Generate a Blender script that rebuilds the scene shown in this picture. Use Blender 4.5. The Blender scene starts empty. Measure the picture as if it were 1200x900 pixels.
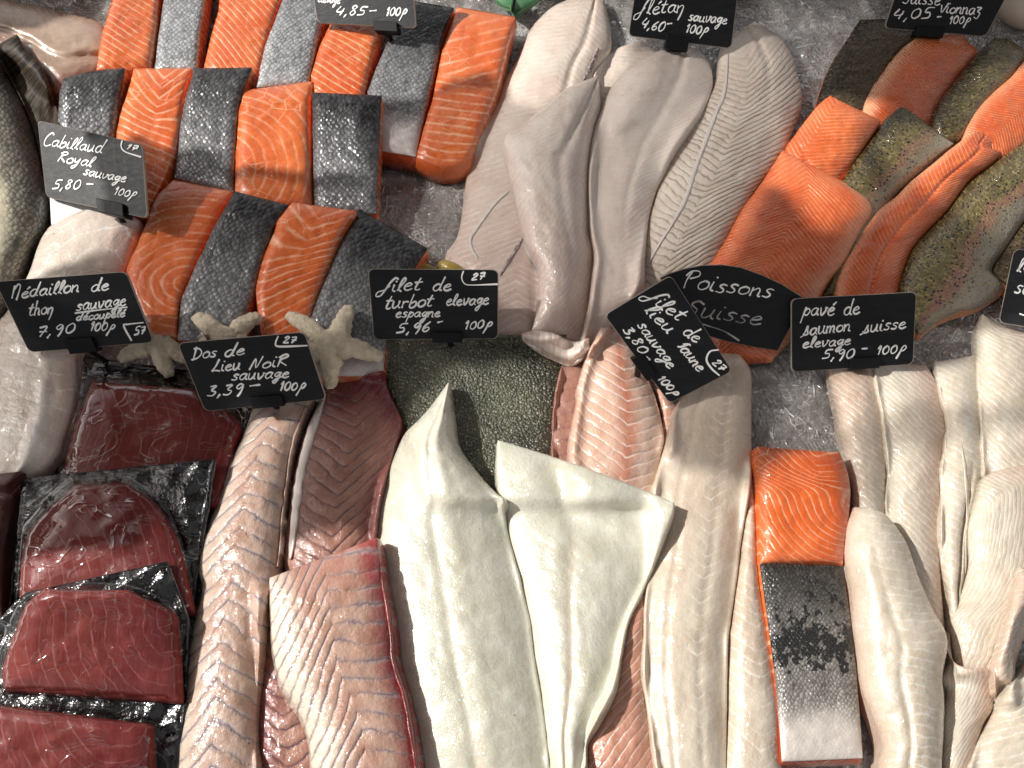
import bpy, bmesh, math, random
import numpy as np
from mathutils import Vector

random.seed(7)
RNG = np.random.default_rng(11)
SC = bpy.context.scene
COL = SC.collection

# ------------------------------------------------------------------ camera
HFOV, TILT, DIST = math.radians(54), math.radians(30), 0.74
TAN = math.tan(HFOV / 2)
CAM = np.array([0.0, -DIST * math.sin(TILT), DIST * math.cos(TILT)])
FWD = -CAM / DIST
RGT = np.array([1.0, 0.0, 0.0])
UPV = np.cross(RGT, FWD)
cd = bpy.data.cameras.new('camera')
cd.sensor_width = 36
cd.lens = 18 / TAN
cd.clip_start, cd.clip_end = 0.01, 50
cam = bpy.data.objects.new('camera', cd)
COL.objects.link(cam)
cam.location = CAM
cam.rotation_euler = (TILT, 0, 0)
SC.camera = cam

# ------------------------------------------------------------------ light
SUN_EL = math.radians(42)
SUN_DIR = np.array([-1.0, 0.16, 0.0])
SUN_DIR = SUN_DIR / np.linalg.norm(SUN_DIR) * math.cos(SUN_EL) + np.array([0, 0, math.sin(SUN_EL)])
w = bpy.data.worlds.new('World')
SC.world = w
w.use_nodes = True
wn = w.node_tree
sky = wn.nodes.new('ShaderNodeTexSky')
sky.sky_type = 'NISHITA'
sky.sun_disc = False
sky.sun_elevation = SUN_EL
sky.sun_rotation = math.atan2(SUN_DIR[0], SUN_DIR[1])
sky.dust_density = 3.0
hs = wn.nodes.new('ShaderNodeHueSaturation')
hs.inputs['Saturation'].default_value = 0.18
tint = wn.nodes.new('ShaderNodeMix')
tint.data_type = 'RGBA'
tint.blend_type = 'MULTIPLY'
tint.inputs[0].default_value = 1.0
tint.inputs[7].default_value = (1.0, 0.945, 0.905, 1)
wn.links.new(sky.outputs[0], hs.inputs['Color'])
wn.links.new(hs.outputs[0], tint.inputs[6])
wn.links.new(tint.outputs[2], wn.nodes['Background'].inputs[0])
wn.nodes['Background'].inputs[1].default_value = 0.115
sd = bpy.data.lights.new('sun', 'SUN')
sd.energy = 4.3
sd.angle = math.radians(0.85)
sd.color = (1.0, 0.965, 0.91)
sun = bpy.data.objects.new('sun', sd)
COL.objects.link(sun)
sun.location = (-2, 0.3, 2)
sun.rotation_euler = Vector(SUN_DIR).to_track_quat('Z', 'Y').to_euler()

SC.view_settings.view_transform = 'Standard'
SC.view_settings.look = 'None'
SC.view_settings.exposure = 0.22
SC.render.engine = 'CYCLES'
SC.cycles.use_denoising = True
SC.cycles.max_bounces = 8
SC.cycles.transparent_max_bounces = 12
SC.cycles.caustics_reflective = False
SC.cycles.caustics_refractive = False


# ------------------------------------------------------------------ rays: a photo pixel (1200 x 900) and a height give a point
def rays(px, py):
    px, py = np.asarray(px, float), np.asarray(py, float)
    x = (px - 600) / 600 * TAN
    y = -(py - 450) / 600 * TAN
    return x[..., None] * RGT + y[..., None] * UPV + FWD


def W(px, py, z):
    d = rays(px, py)
    t = (np.asarray(z, float) - CAM[2]) / d[..., 2]
    return CAM + d * t[..., None]


def project(p):
    q = np.asarray(p) - CAM
    zc = q @ FWD
    return 600 + (q @ RGT) / zc / TAN * 600, 450 - (q @ UPV) / zc / TAN * 600


# ------------------------------------------------------------------ how high the pile already is
CELL, X0, Y0 = 3.0, -180.0, -180.0
HW, HH = 520, 420
HM = np.full((HH, HW), 0.004)


def surf(px, py):
    fx = np.clip((np.asarray(px, float) - X0) / CELL, 0, HW - 1.001)
    fy = np.clip((np.asarray(py, float) - Y0) / CELL, 0, HH - 1.001)
    ix, iy = fx.astype(int), fy.astype(int)
    a, b = fx - ix, fy - iy
    return (HM[iy, ix] * (1 - a) * (1 - b) + HM[iy, ix + 1] * a * (1 - b) + HM[iy + 1, ix] * (1 - a) * b + HM[iy + 1, ix + 1] * a * b)


def lay(P, Z):
    """write the top of a piece into the pile"""
    def up(A):
        A = np.concatenate([A[:, :1], np.repeat(A[:, 1:], 1, 1)], 1)
        f = [A[:, :-1] * (1 - k / 3) + A[:, 1:] * k / 3 for k in range(3)]
        B = np.stack(f, 2).reshape(A.shape[0], -1)
        f = [B[:-1] * (1 - k / 3) + B[1:] * k / 3 for k in range(3)]
        return np.stack(f, 1).reshape(-1, B.shape[1])
    X, Y, Z = up(P[..., 0]), up(P[..., 1]), up(Z)
    ix = np.clip(((X - X0) / CELL + .5).astype(int), 0, HW - 1).ravel()
    iy = np.clip(((Y - Y0) / CELL + .5).astype(int), 0, HH - 1).ravel()
    np.maximum.at(HM, (iy, ix), Z.ravel())


# ------------------------------------------------------------------ curves and grids
def resample(pts, n, sharp=False):
    p = np.array(pts, float)
    if not sharp and len(p) > 2:
        q = np.vstack([2 * p[0] - p[1], p, 2 * p[-1] - p[-2]])
        out = []
        for i in range(1, len(q) - 2):
            t = np.linspace(0, 1, 12, endpoint=False)[:, None]
            a, b, c, d = q[i - 1], q[i], q[i + 1], q[i + 2]
            out.append(.5 * (2 * b + (c - a) * t + (2 * a - 5 * b + 4 * c - d) * t ** 2 + (3 * b - a - 3 * c + d) * t ** 3))
        p = np.vstack(out + [p[-1:]])
    s = np.concatenate([[0], np.cumsum(np.linalg.norm(np.diff(p, axis=0), axis=1))])
    tt = np.linspace(0, 1, n) if np.isscalar(n) else n
    return np.stack([np.interp(tt * s[-1], s, p[:, k]) for k in range(p.shape[1])], 1)


def blur(A, k):
    for _ in range(k):
        B = np.pad(A, 1, mode='edge')
        A = (B[:-2, 1:-1] + B[2:, 1:-1] + B[1:-1, :-2] + B[1:-1, 2:] + 2 * B[1:-1, 1:-1]) / 6
    return A


def vnoise(x, y, seed=0):
    """smooth value noise about -1..1"""
    r = np.random.default_rng(seed).uniform(-1, 1, (64, 64))
    xi, yi = np.floor(x).astype(int), np.floor(y).astype(int)
    a, b = x - xi, y - yi
    a, b = a * a * (3 - 2 * a), b * b * (3 - 2 * b)
    g = lambda i, j: r[j % 64, i % 64]
    return (g(xi, yi) * (1 - a) + g(xi + 1, yi) * a) * (1 - b) + (g(xi, yi + 1) * (1 - a) + g(xi + 1, yi + 1) * a) * b


# ------------------------------------------------------------------ objects
def tag(o, label=None, cat=None, group=None, kind=None):
    for k, v in (('label', label), ('category', cat), ('group', group), ('kind', kind)):
        if v:
            o[k] = v
    return o


def empty(name, loc):
    o = bpy.data.objects.new(name, None)
    o.empty_display_size = .02
    o.location = loc
    COL.objects.link(o)
    return o


def mesh_obj(name, verts, faces, mats, parent=None, attrs=None, mat_idx=None, smooth=True):
    me = bpy.data.meshes.new(name)
    v = np.asarray(verts, float)
    if parent is not None:
        v = v - np.array(parent['_o'])
        org = np.zeros(3)
    else:
        org = np.array([v[:, 0].mean(), v[:, 1].mean(), v[:, 2].min()])
        v = v - org
    me.from_pydata(v.tolist(), [], [list(f) for f in faces])
    for m in (mats if isinstance(mats, (list, tuple)) else [mats]):
        me.materials.append(m)
    if mat_idx is not None:
        me.polygons.foreach_set('material_index', mat_idx)
    for k, a in (attrs or {}).items():
        at = me.attributes.new(k, 'FLOAT_VECTOR', 'POINT')
        at.data.foreach_set('vector', np.asarray(a, float).ravel())
    me.polygons.foreach_set('use_smooth', [smooth] * len(me.polygons))
    bm = bmesh.new()
    bm.from_mesh(me)
    bmesh.ops.recalc_face_normals(bm, faces=bm.faces)
    bm.to_mesh(me)
    bm.free()
    me.update()
    o = bpy.data.objects.new(name, me)
    COL.objects.link(o)
    o.location = org
    if parent is not None:
        o.parent = parent
    return o


def root(name, loc, label, cat, group=None):
    o = empty(name, loc)
    o['_o'] = [float(x) for x in loc]
    return tag(o, label, cat, group)


def slab_faces(nv, nu):
    """closed slab: top grid, middle ring, bottom grid"""
    idx = np.arange(nv * nu).reshape(nv, nu)
    top = np.stack([idx[:-1, :-1], idx[:-1, 1:], idx[1:, 1:], idx[1:, :-1]], -1).reshape(-1, 4)
    ring = np.concatenate([idx[0, :-1], idx[:-1, -1], idx[-1, :0:-1], idx[:0:-1, 0]])
    n = len(ring)
    mid = nv * nu + np.arange(n)
    bidx = idx + nv * nu + n
    bot = top[:, ::-1] + nv * nu + n
    bring = ring + nv * nu + n
    r2, m2, b2 = np.roll(ring, -1), np.roll(mid, -1), np.roll(bring, -1)
    w1 = np.stack([r2, ring, mid, m2], -1)
    w2 = np.stack([m2, mid, bring, b2], -1)
    return np.concatenate([top, w1, w2, bot]), ring


COUNT = [0]


def piece(name, L, R, mat, label, cat, group=None, th=.008, dome=.008, pu=2.5, pv=4.0, wob=1.0, rigid=False, sharp=False,
          pat=None, zf=None, skin=None, top_skin=None, nu=44, nv=90, drape=10, rough=.0006, lift=.0008, bow=(0, 0),
          bulge=.15, tilt=0, one=True, gap=0, min_base=None):
    """A fish piece between a left and a right traced edge: real thickness, lies on what is below it."""
    COUNT[0] += 1
    seed = COUNT[0]
    tv = np.linspace(0, 1, nv)
    tv = .5 - .5 * np.cos(tv * math.pi) * .55 + (tv - .5) * .45
    tv = (tv - tv[0]) / (tv[-1] - tv[0])
    tu = np.linspace(-1, 1, nu)
    tu = .6 * np.sin(tu * math.pi / 2) + .4 * tu
    l, r = resample(L, tv, sharp), resample(R, tv, sharp)
    if wob:
        for e, s in ((l, seed), (r, seed + 50)):
            q = vnoise(tv * 14, tv * 0 + .5, s) * .6 + vnoise(tv * 37, tv * 0 + .5, s + 7) * .4
            e += np.stack([q, q * .3], 1) * wob
    k = ((tu + 1) / 2)[None, :, None]
    P = l[:, None] * (1 - k) + r[:, None] * k
    U, V = np.meshgrid(tu, tv)
    if bow[0] or bow[1]:
        ax = (P[-1].mean(0) - P[0].mean(0))
        ax = ax / np.linalg.norm(ax)
        P = P - ((1 - U ** 2) * (bow[0] * np.clip(1 - V * 5, 0, 1) - bow[1] * np.clip(V * 5 - 4, 0, 1)))[..., None] * ax
    raw = surf(P[..., 0], P[..., 1])
    inner = np.clip((1 - np.abs(U)) * 6, 0, 1) * np.clip(V * 12, 0, 1) * np.clip((1 - V) * 12, 0, 1)
    if rigid:
        A = np.stack([U.ravel(), V.ravel(), np.ones(U.size)], 1)
        sol = np.linalg.lstsq(A, raw.ravel(), rcond=None)[0]
        B = (A @ sol).reshape(U.shape)
        d = (raw - B)[inner > .9]
        B = B + max(0, np.percentile(d, 85) if d.size else 0) * .8
    else:
        wt = inner + 1e-3
        B = blur(raw * wt, drape) / blur(wt, drape)
        for _ in range(4):
            B = blur(np.maximum(B, raw * inner + B * (1 - inner)), max(2, drape // 3))
    B = B + lift + gap
    if min_base is not None:
        B = np.maximum(B, min_base)
    w0 = W(P[..., 0], P[..., 1], B)
    wid = np.linalg.norm(w0[:, -1] - w0[:, 0], axis=1).mean()
    mid = w0[:, nu // 2]
    ln = np.concatenate([[0], np.cumsum(np.linalg.norm(np.diff(mid, axis=0), axis=1))])
    X = np.linalg.norm(w0 - w0[:, :1], axis=2) - np.linalg.norm(w0[:, nu // 2:nu // 2 + 1] - w0[:, :1], axis=2)
    Y = np.repeat(ln[:, None], nu, 1)
    f = np.clip(1 - np.abs(U) ** pu, 0, 1) ** .72 if pu < 6 else np.clip(1 - np.abs(U) ** pu, 0, 1)
    g = np.clip(1 - np.abs(2 * V - 1) ** pv, 0, 1) ** .7 if pv < 9 else np.clip(1 - np.abs(2 * V - 1) ** pv, 0, 1)
    ft = f * g
    Z = B + th + dome * ft + rough * ft * (vnoise(X * 120, Y * 120, seed) + .6 * vnoise(X * 300, Y * 300, seed + 3))
    if zf is not None:
        Z = Z + zf(U, V, X, Y)
    T = W(P[..., 0], P[..., 1], Z)
    faces, ring = slab_faces(nv, nu)
    flat = T.reshape(-1, 3)
    cen = flat.mean(0)
    bot = flat.copy()
    bot[:, 2] = np.minimum((B - .001).ravel(), bot[:, 2] - .001)
    rp = flat[ring]
    tn = np.roll(rp, -1, 0) - np.roll(rp, 1, 0)
    nn = np.stack([tn[:, 1], -tn[:, 0]], 1)
    nn = nn / np.maximum(np.linalg.norm(nn, axis=1), 1e-9)[:, None]
    if ((rp[:, :2] - cen[:2]) * nn).sum() < 0:
        nn = -nn
    mz = (rp[:, 2] * .45 + bot[ring][:, 2] * .55)
    mp = np.column_stack([rp[:, :2] + nn * np.minimum(th * bulge, .004), mz])
    t, st_, mk = (pat or (lambda u, v, x, y: (y, 1, 0)))(U, V, X, Y)
    pt = np.stack([t + 0 * U, st_ + 0 * U, mk + 0 * U], -1).reshape(-1, 3)
    sm = np.stack([X, Y, 0 * X + seed * .37], -1).reshape(-1, 3)
    stt = np.stack([U, V, 0 * U], -1).reshape(-1, 3)

    def cat3(a, wallz=None):
        b = a[ring].copy()
        c = a.copy()
        if wallz is not None:
            b[:, 2] = wallz
            c[:, 2] = wallz
        return np.concatenate([a, b, c])
    smw = cat3(sm)
    n0 = nv * nu
    smw[n0:n0 + len(ring), 0] += np.sign(sm[ring, 0]) * th * .5
    attrs = {'pt': cat3(pt), 'sm': smw, 'st': cat3(stt, 1.0)}
    o3 = np.array([cen[0], cen[1], bot[:, 2].min()])
    parts = []
    if skin is None and top_skin is None and one:
        o = mesh_obj(name, np.concatenate([flat, mp, bot]), faces, mat, None, attrs)
        tag(o, label, cat, group)
        o['_o'] = [float(x) for x in o.location]
        rt = o
    else:
        rt = root(name, o3, label, cat, group)
        off = 0.0012 if top_skin is not None else 0
        fl = flat.copy()
        fl[:, 2] -= off
        fb = bot.copy()
        if skin is not None:
            fb[:, 2] = np.minimum(fb[:, 2] + .0016, fl[:, 2] - .0004)
        mesh_obj('flesh', np.concatenate([fl, mp, fb]), faces, mat, rt, attrs)
        if top_skin is not None:
            sb = flat.copy()
            sb[:, 2] -= .0010
            sm_ = rp.copy()
            sm_[:, 2] -= .0005
            sm_[:, :2] += nn * .0003
            mesh_obj('skin', np.concatenate([flat, sm_, sb]), faces, top_skin, rt, attrs)
        if skin is not None:
            s1 = bot.copy()
            s1[ring, :2] += nn * .0009
            s1[:, 2] += .0014
            s2 = s1.copy()
            s2[:, 2] -= .0015
            s3 = s1[ring].copy()
            s3[:, 2] -= .0007
            mesh_obj('skin', np.concatenate([s1, s3, s2]), faces, skin, rt, attrs)
    lay(P, Z)
    return rt


def ribbon(name, pts, wpx, mat, parent, h=.0007, label=None, taper=True, n=70, mk=0.0):
    """a thin raised strip on the surface of a piece (a membrane, a blood line)"""
    c = resample(pts, n)
    t = np.gradient(c, axis=0)
    t /= np.linalg.norm(t, axis=1)[:, None]
    nn = np.stack([-t[:, 1], t[:, 0]], 1)
    s = np.linspace(0, 1, n)
    ww = wpx * (1 + .25 * vnoise(s * 20, s * 0, 5 + int(pts[0][0]))) * (np.clip(np.sin(s * math.pi), 0, 1) ** .4 * .85 + .15 if taper else 1)
    uu = np.linspace(-1, 1, 7)
    P = c[:, None] + nn[:, None] * (ww[:, None] * uu[None])[..., None] / 2
    base = surf(P[..., 0], P[..., 1])
    base = blur(base, 2)
    Z = base + .0002 + h * np.sqrt(np.clip(1 - uu ** 2, 0, 1))[None] * (1 + .3 * vnoise(s * 33, s * 0, 3))[:, None]
    T = W(P[..., 0], P[..., 1], Z).reshape(-1, 3)
    faces, ring = slab_faces(n, 7)
    bot = T.copy()
    bot[:, 2] -= h * .8 + .001
    mp = T[ring].copy()
    mp[:, 2] -= h * .4
    X = np.repeat(uu[None] * wpx * .0003, n, 0)
    Y = np.repeat((s * .2)[:, None], 7, 1)
    sm = np.stack([X, Y, X * 0 + 3], -1).reshape(-1, 3)
    pt = np.stack([Y, Y * 0 + .3, Y * 0 + mk], -1).reshape(-1, 3)
    c3 = lambda a: np.concatenate([a, a[ring], a])
    o = mesh_obj(name, np.concatenate([T, mp, bot]), faces, mat, parent, {'pt': c3(pt), 'sm': c3(sm), 'st': c3(sm)})
    if label:
        o['label'] = label
    lay(P, Z)
    return o


# ------------------------------------------------------------------ materials
WET_SCALE, WET_DIST, WET_ROUGH = 320, .0011, .07
class Mt:
    def __init__(s, name):
        s.m = bpy.data.materials.new(name)
        s.m.use_nodes = True
        s.t = s.m.node_tree
        s.b = s.t.nodes['Principled BSDF']
        s.out = s.t.nodes['Material Output']

    def n(s, ty, **kw):
        x = s.t.nodes.new(ty)
        for k, v in kw.items():
            setattr(x, k, v)
        return x

    def set(s, sock, v):
        if isinstance(v, bpy.types.NodeSocket):
            s.t.links.new(v, sock)
        elif isinstance(v, (tuple, list)):
            sock.default_value = tuple(v) + ((1,) if len(v) == 3 and len(sock.default_value) == 4 else ())
        else:
            sock.default_value = v

    def math(s, op, a, b=0.0, c=0.0, clamp=False):
        x = s.n('ShaderNodeMath', operation=op, use_clamp=clamp)
        for i, v in enumerate((a, b, c)):
            s.set(x.inputs[i], v)
        return x.outputs[0]

    def mix(s, f, a, b, mode='MIX'):
        x = s.n('ShaderNodeMix', data_type='RGBA', blend_type=mode)
        s.set(x.inputs[0], f)
        s.set(x.inputs[6], a)
        s.set(x.inputs[7], b)
        return x.outputs[2]

    def attr(s, name):
        a = s.n('ShaderNodeAttribute', attribute_name=name)
        x = s.n('ShaderNodeSeparateXYZ')
        s.t.links.new(a.outputs['Vector'], x.inputs[0])
        return a.outputs['Vector'], x.outputs[0], x.outputs[1], x.outputs[2]

    def scale(s, vec, sc, rot=0.0):
        x = s.n('ShaderNodeMapping')
        s.set(x.inputs['Vector'], vec)
        x.inputs['Scale'].default_value = sc
        x.inputs['Rotation'].default_value = (0, 0, rot)
        return x.outputs[0]

    def noise(s, vec, sc, detail=2.0, rough=.5, dist=0.0):
        x = s.n('ShaderNodeTexNoise')
        s.set(x.inputs['Vector'], vec)
        x.inputs['Scale'].default_value = sc
        x.inputs['Detail'].default_value = detail
        x.inputs['Roughness'].default_value = rough
        x.inputs['Distortion'].default_value = dist
        return x.outputs[0]

    def voro(s, vec, sc, feature='F1', rnd=1.0):
        x = s.n('ShaderNodeTexVoronoi', feature=feature)
        s.set(x.inputs['Vector'], vec)
        x.inputs['Scale'].default_value = sc
        x.inputs['Randomness'].default_value = rnd
        return x

    def step(s, v, lo, hi):
        x = s.n('ShaderNodeMapRange', interpolation_type='SMOOTHSTEP')
        s.set(x.inputs[0], v)
        x.inputs[1].default_value = lo
        x.inputs[2].default_value = hi
        return x.outputs[0]

    def bump(s, h, strength, dist=.001, normal=None):
        x = s.n('ShaderNodeBump')
        x.inputs['Strength'].default_value = strength
        x.inputs['Distance'].default_value = dist
        s.set(x.inputs['Height'], h)
        if normal is not None:
            s.set(x.inputs['Normal'], normal)
        return x.outputs[0]

    def fin(s, col, rough=.4, normal=None, coat=0.0, coat_rough=.1, sss=0.0, sss_col=None, spec=.5, metal=0.0, sss_scale=.004, coat_n=None):
        b = s.b
        s.set(b.inputs['Base Color'], col)
        s.set(b.inputs['Roughness'], rough)
        s.set(b.inputs['Metallic'], metal)
        b.inputs['Specular IOR Level'].default_value = spec
        s.set(b.inputs['Coat Weight'], coat)
        b.inputs['Coat Roughness'].default_value = coat_rough
        if sss:
            b.inputs['Subsurface Weight'].default_value = sss
            b.inputs['Subsurface Radius'].default_value = sss_col or (1, .5, .35)
            b.inputs['Subsurface Scale'].default_value = sss_scale
        if normal is not None:
            s.set(b.inputs['Normal'], normal)
            s.set(b.inputs['Coat Normal'], coat_n or normal)
        return s.m


def flesh_mat(name, base, alt, mask_col, line, period=.008, width=.25, lstr=.7, lbump=.6, waver=.0016, rough=.38, coat=.5,
              sss=.25, wet=.35, fibre=.25, dark_line=None, dome=.6, vein=0.0, vein_col=None, blot=24, sss_col=None, pale=None, spec=.5, flecks=.8):
    """wet raw fish: bands between myosepta lines laid by the 'pt' attribute, blotches, fibres, beads of wet"""
    m = Mt(name)
    sm, sx, sy, sz = m.attr('sm')
    pv, t, ls, mk = m.attr('pt')
    n1 = m.noise(sm, blot, 4, .55)
    n2 = m.noise(sm, 95, 3, .6)
    n3 = m.noise(sm, 420, 3, .6)
    tt = m.math('ADD', t, m.math('MULTIPLY', m.math('SUBTRACT', n2, .5), waver * 2))
    tt = m.math('ADD', tt, m.math('MULTIPLY', m.math('SUBTRACT', m.noise(sm, 30, 2), .5), waver * 3.2))
    ph = m.math('DIVIDE', tt, period)
    fr = m.math('FRACT', ph)
    tri = m.math('MULTIPLY', m.math('ABSOLUTE', m.math('SUBTRACT', fr, .5)), 2.0)
    cell = m.math('FLOOR', ph)
    wn_ = m.n('ShaderNodeTexWhiteNoise', noise_dimensions='1D')
    m.set(wn_.inputs['W'], cell)
    vary = m.math('MULTIPLY_ADD', m.step(m.noise(sm, 60, 4, .65), .34, .66), 1.1, .06, clamp=True)
    lm = m.math('MULTIPLY', m.step(tri, 1 - width, 1 - width * .15), m.math('MULTIPLY', ls, vary), clamp=True)
    col = m.mix(m.step(n1, .35, .68), base, alt)
    col = m.mix(m.math('MULTIPLY', m.math('SUBTRACT', wn_.outputs[0], .5), .5, clamp=True), col, alt)
    col = m.mix(m.math('MULTIPLY', mk, m.math('MULTIPLY_ADD', n2, .9, .5), clamp=True), col, mask_col)
    col = m.mix(m.math('MULTIPLY', m.math('MULTIPLY', mk, -1.0), m.math('MULTIPLY_ADD', n2, 1.2, .3), clamp=True), col, pale or line)
    # fine fibres along the bands
    fb = m.noise(m.scale(sm, (900, 160, 1)), 1, 2, .6)
    col = m.mix(m.math('MULTIPLY', m.math('SUBTRACT', fb, .45, clamp=True), fibre * 2, clamp=True), col, line)
    if vein:
        ve = m.voro(m.scale(sm, (1, 1, 1)), 60, 'DISTANCE_TO_EDGE')
        vm = m.math('MULTIPLY', m.step(m.math('ADD', ve.outputs[0], m.math('MULTIPLY', n3, .02)), .035, .012), m.step(m.noise(sm, 18, 2), .48, .62))
        col = m.mix(m.math('MULTIPLY', vm, vein), col, vein_col or line)
    col = m.mix(m.math('MULTIPLY', lm, lstr), col, line)
    if dark_line:
        dl = m.math('MULTIPLY', m.step(tri, 1 - width * .45, 1), m.math('MULTIPLY', ls, vary))
        col = m.mix(m.math('MULTIPLY', dl, .75, clamp=True), col, dark_line)
    if flecks:
        fv = m.voro(sm, 42, 'F1', 1)
        fs = m.n('ShaderNodeSeparateXYZ')
        m.set(fs.inputs[0], fv.outputs['Color'])
        fm = m.math('MULTIPLY', m.step(m.math('ADD', fv.outputs['Distance'], m.math('MULTIPLY', n3, .03)), .055, .035), m.step(fs.outputs[0], .62, .7))
        col = m.mix(m.math('MULTIPLY', fm, flecks), col, (.10, .07, .055))
    h = m.math('MULTIPLY', m.math('SUBTRACT', 1.0, m.math('POWER', tri, 3.0)), m.math('MULTIPLY', ls, dome))
    n4 = m.noise(sm, 900, 2, .6)
    h = m.math('ADD', h, m.math('MULTIPLY', n3, wet))
    h = m.math('ADD', h, m.math('MULTIPLY', n4, wet * .45))
    h = m.math('ADD', h, m.math('MULTIPLY', n2, wet * 1.4))
    h = m.math('ADD', h, m.math('MULTIPLY', fb, fibre * .35))
    nrm = m.bump(h, lbump, .0011)
    rg = m.math('MULTIPLY_ADD', m.step(m.noise(sm, 130, 3), .4, .62), .2, rough - .1)
    wetn = m.noise(m.scale(sm, (1.25, .8, 1)), WET_SCALE, 1, .5)
    cn = m.bump(m.math('ADD', wetn, m.math('MULTIPLY', h, .1)), 1.0, WET_DIST * (.5 + wet))
    film = m.math('MULTIPLY', m.math('MULTIPLY_ADD', m.step(m.noise(sm, 42, 3, .6), .34, .62), .5, .5), min(1.0, coat * 1.45))
    return m.fin(col, rg, nrm, film, WET_ROUGH, sss, sss_col, spec=spec, coat_n=cn)


def salmon_mat(name, period=.0088, width=.42, lstr=.72):
    return flesh_mat(name, (.60, .100, .018), (.70, .165, .042), (.36, .048, .010), (.90, .50, .31), period, width, lstr, .5, .0012,
                     .34, .6, .1, .42, .12, flecks=0, vein=.6, vein_col=(.9, .55, .38))


def skin_mat(name, dark, light, belly, scale=230, spots=.0, spot_col=(.015, .015, .015), edge=.55, fill=.0):
    """scaly skin: pt.z runs from the dark back (0) to the pale belly (1)"""
    m = Mt(name)
    sm, sx, sy, sz = m.attr('sm')
    pv, t, ls, mk = m.attr('pt')
    warp = m.n('ShaderNodeVectorMath', operation='ADD')
    nz = m.n('ShaderNodeTexNoise')
    m.set(nz.inputs['Vector'], sm)
    nz.inputs['Scale'].default_value = 60
    sc_ = m.n('ShaderNodeVectorMath', operation='SCALE')
    m.set(sc_.inputs[0], nz.outputs[1])
    sc_.inputs['Scale'].default_value = .004
    m.set(warp.inputs[0], sm)
    m.set(warp.inputs[1], sc_.outputs[0])
    flat = m.n('ShaderNodeVectorMath', operation='MULTIPLY')
    m.set(flat.inputs[0], warp.outputs[0])
    flat.inputs[1].default_value = (1, 1, 0)
    v = m.scale(flat.outputs[0], (1.25, .95, 1), math.radians(45))
    vo = m.voro(v, scale, 'F1', .55)
    ve = m.voro(v, scale, 'DISTANCE_TO_EDGE', .55)
    ed = m.step(ve.outputs['Distance'], .16, .02)
    sepc = m.n('ShaderNodeSeparateXYZ')
    m.set(sepc.inputs[0], vo.outputs['Color'])
    g = m.math('ADD', mk, m.math('MULTIPLY', m.math('SUBTRACT', m.noise(sm, 40, 3), .5), .35), clamp=True)
    col = m.mix(m.step(g, .0, .55), dark, light)
    col = m.mix(m.step(g, .62, 1.0), col, belly)
    fade = m.math('SUBTRACT', 1.0, m.math('MULTIPLY', m.step(g, .7, .95), .85))
    col = m.mix(m.math('MULTIPLY', m.math('MULTIPLY', sepc.outputs[0], .55), fade), col, tuple(c * .35 for c in light))  # random tone per scale imitates glinting facets
    col = m.mix(m.math('MULTIPLY', ed, m.math('MULTIPLY', fade, edge)), col, tuple(c * .3 for c in dark))
    if spots:
        sp = m.math('ADD', m.math('MULTIPLY', sepc.outputs[1], .22), m.math('MULTIPLY', m.noise(sm, 170, 3, .6), 1.4))
        bl = m.math('MULTIPLY', m.step(m.math('ADD', sp, m.math('MULTIPLY', ls, .42)), 1.17, 1.24), m.step(ls, .03, .3))
        col = m.mix(m.math('MULTIPLY', bl, spots), col, spot_col)
    h = m.math('ADD', m.math('MULTIPLY', m.math('SUBTRACT', 1.0, vo.outputs['Distance']), m.math('MULTIPLY', fade, 1.0)), m.math('MULTIPLY', m.noise(sm, 500, 2), .25))
    h = m.math('ADD', h, m.math('MULTIPLY', sepc.outputs[1], m.math('MULTIPLY', fade, .35)))
    nrm = m.bump(h, .75, .0011)
    return m.fin(col, m.math('MULTIPLY_ADD', sepc.outputs[2], .25, .26), nrm, .22, .12, 0, spec=.45, metal=.1)


def trout_mat(name, dark=(.024, .020, .010), mid=(.125, .098, .036), belly=(.34, .295, .24), pink=(.30, .10, .09), spot=.95, coat=.6, spec=.6):
    m = Mt(name)
    sm, sx, sy, sz = m.attr('sm')
    pv, t, ls, mk = m.attr('pt')
    n1 = m.noise(sm, 45, 3)
    g = m.math('ADD', mk, m.math('MULTIPLY', m.math('SUBTRACT', n1, .5), .3), clamp=True)
    col = m.mix(m.step(g, 0, .5), dark, mid)
    col = m.mix(m.step(g, .55, 1), col, belly)
    pk = m.math('MULTIPLY', m.step(m.math('ABSOLUTE', m.math('SUBTRACT', g, .66)), .13, .02), ls, clamp=True)
    col = m.mix(m.math('MULTIPLY', pk, .5), col, pink)
    gl = m.voro(m.scale(sm, (1, 1.5, 1)), 420, 'F1', .8)
    sg = m.n('ShaderNodeSeparateXYZ')
    m.set(sg.inputs[0], gl.outputs['Color'])
    col = m.mix(m.math('MULTIPLY', m.step(sg.outputs[0], .5, 1), .5), col, tuple(min(1, c * 2.6) for c in mid))
    sp = m.voro(m.scale(sm, (1.0, .75, 1)), 330, 'F1', 1)
    s1 = m.math('MULTIPLY', m.step(m.math('ADD', sp.outputs['Distance'], m.math('MULTIPLY', m.noise(sm, 600, 1), .35)), .55, .42), m.step(m.noise(sm, 90, 2), .38, .5))
    col = m.mix(m.math('MULTIPLY', s1, m.math('MULTIPLY', m.step(g, 1.05, .7), spot)), col, (.008, .008, .006))
    h = m.math('ADD', m.math('SUBTRACT', 1.0, gl.outputs['Distance']), m.math('MULTIPLY', sg.outputs[1], .6))
    return m.fin(col, m.math('MULTIPLY_ADD', sg.outputs[2], .25, .2), m.bump(h, .55, .0008), coat, .1, spec=spec, metal=.1)


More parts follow.
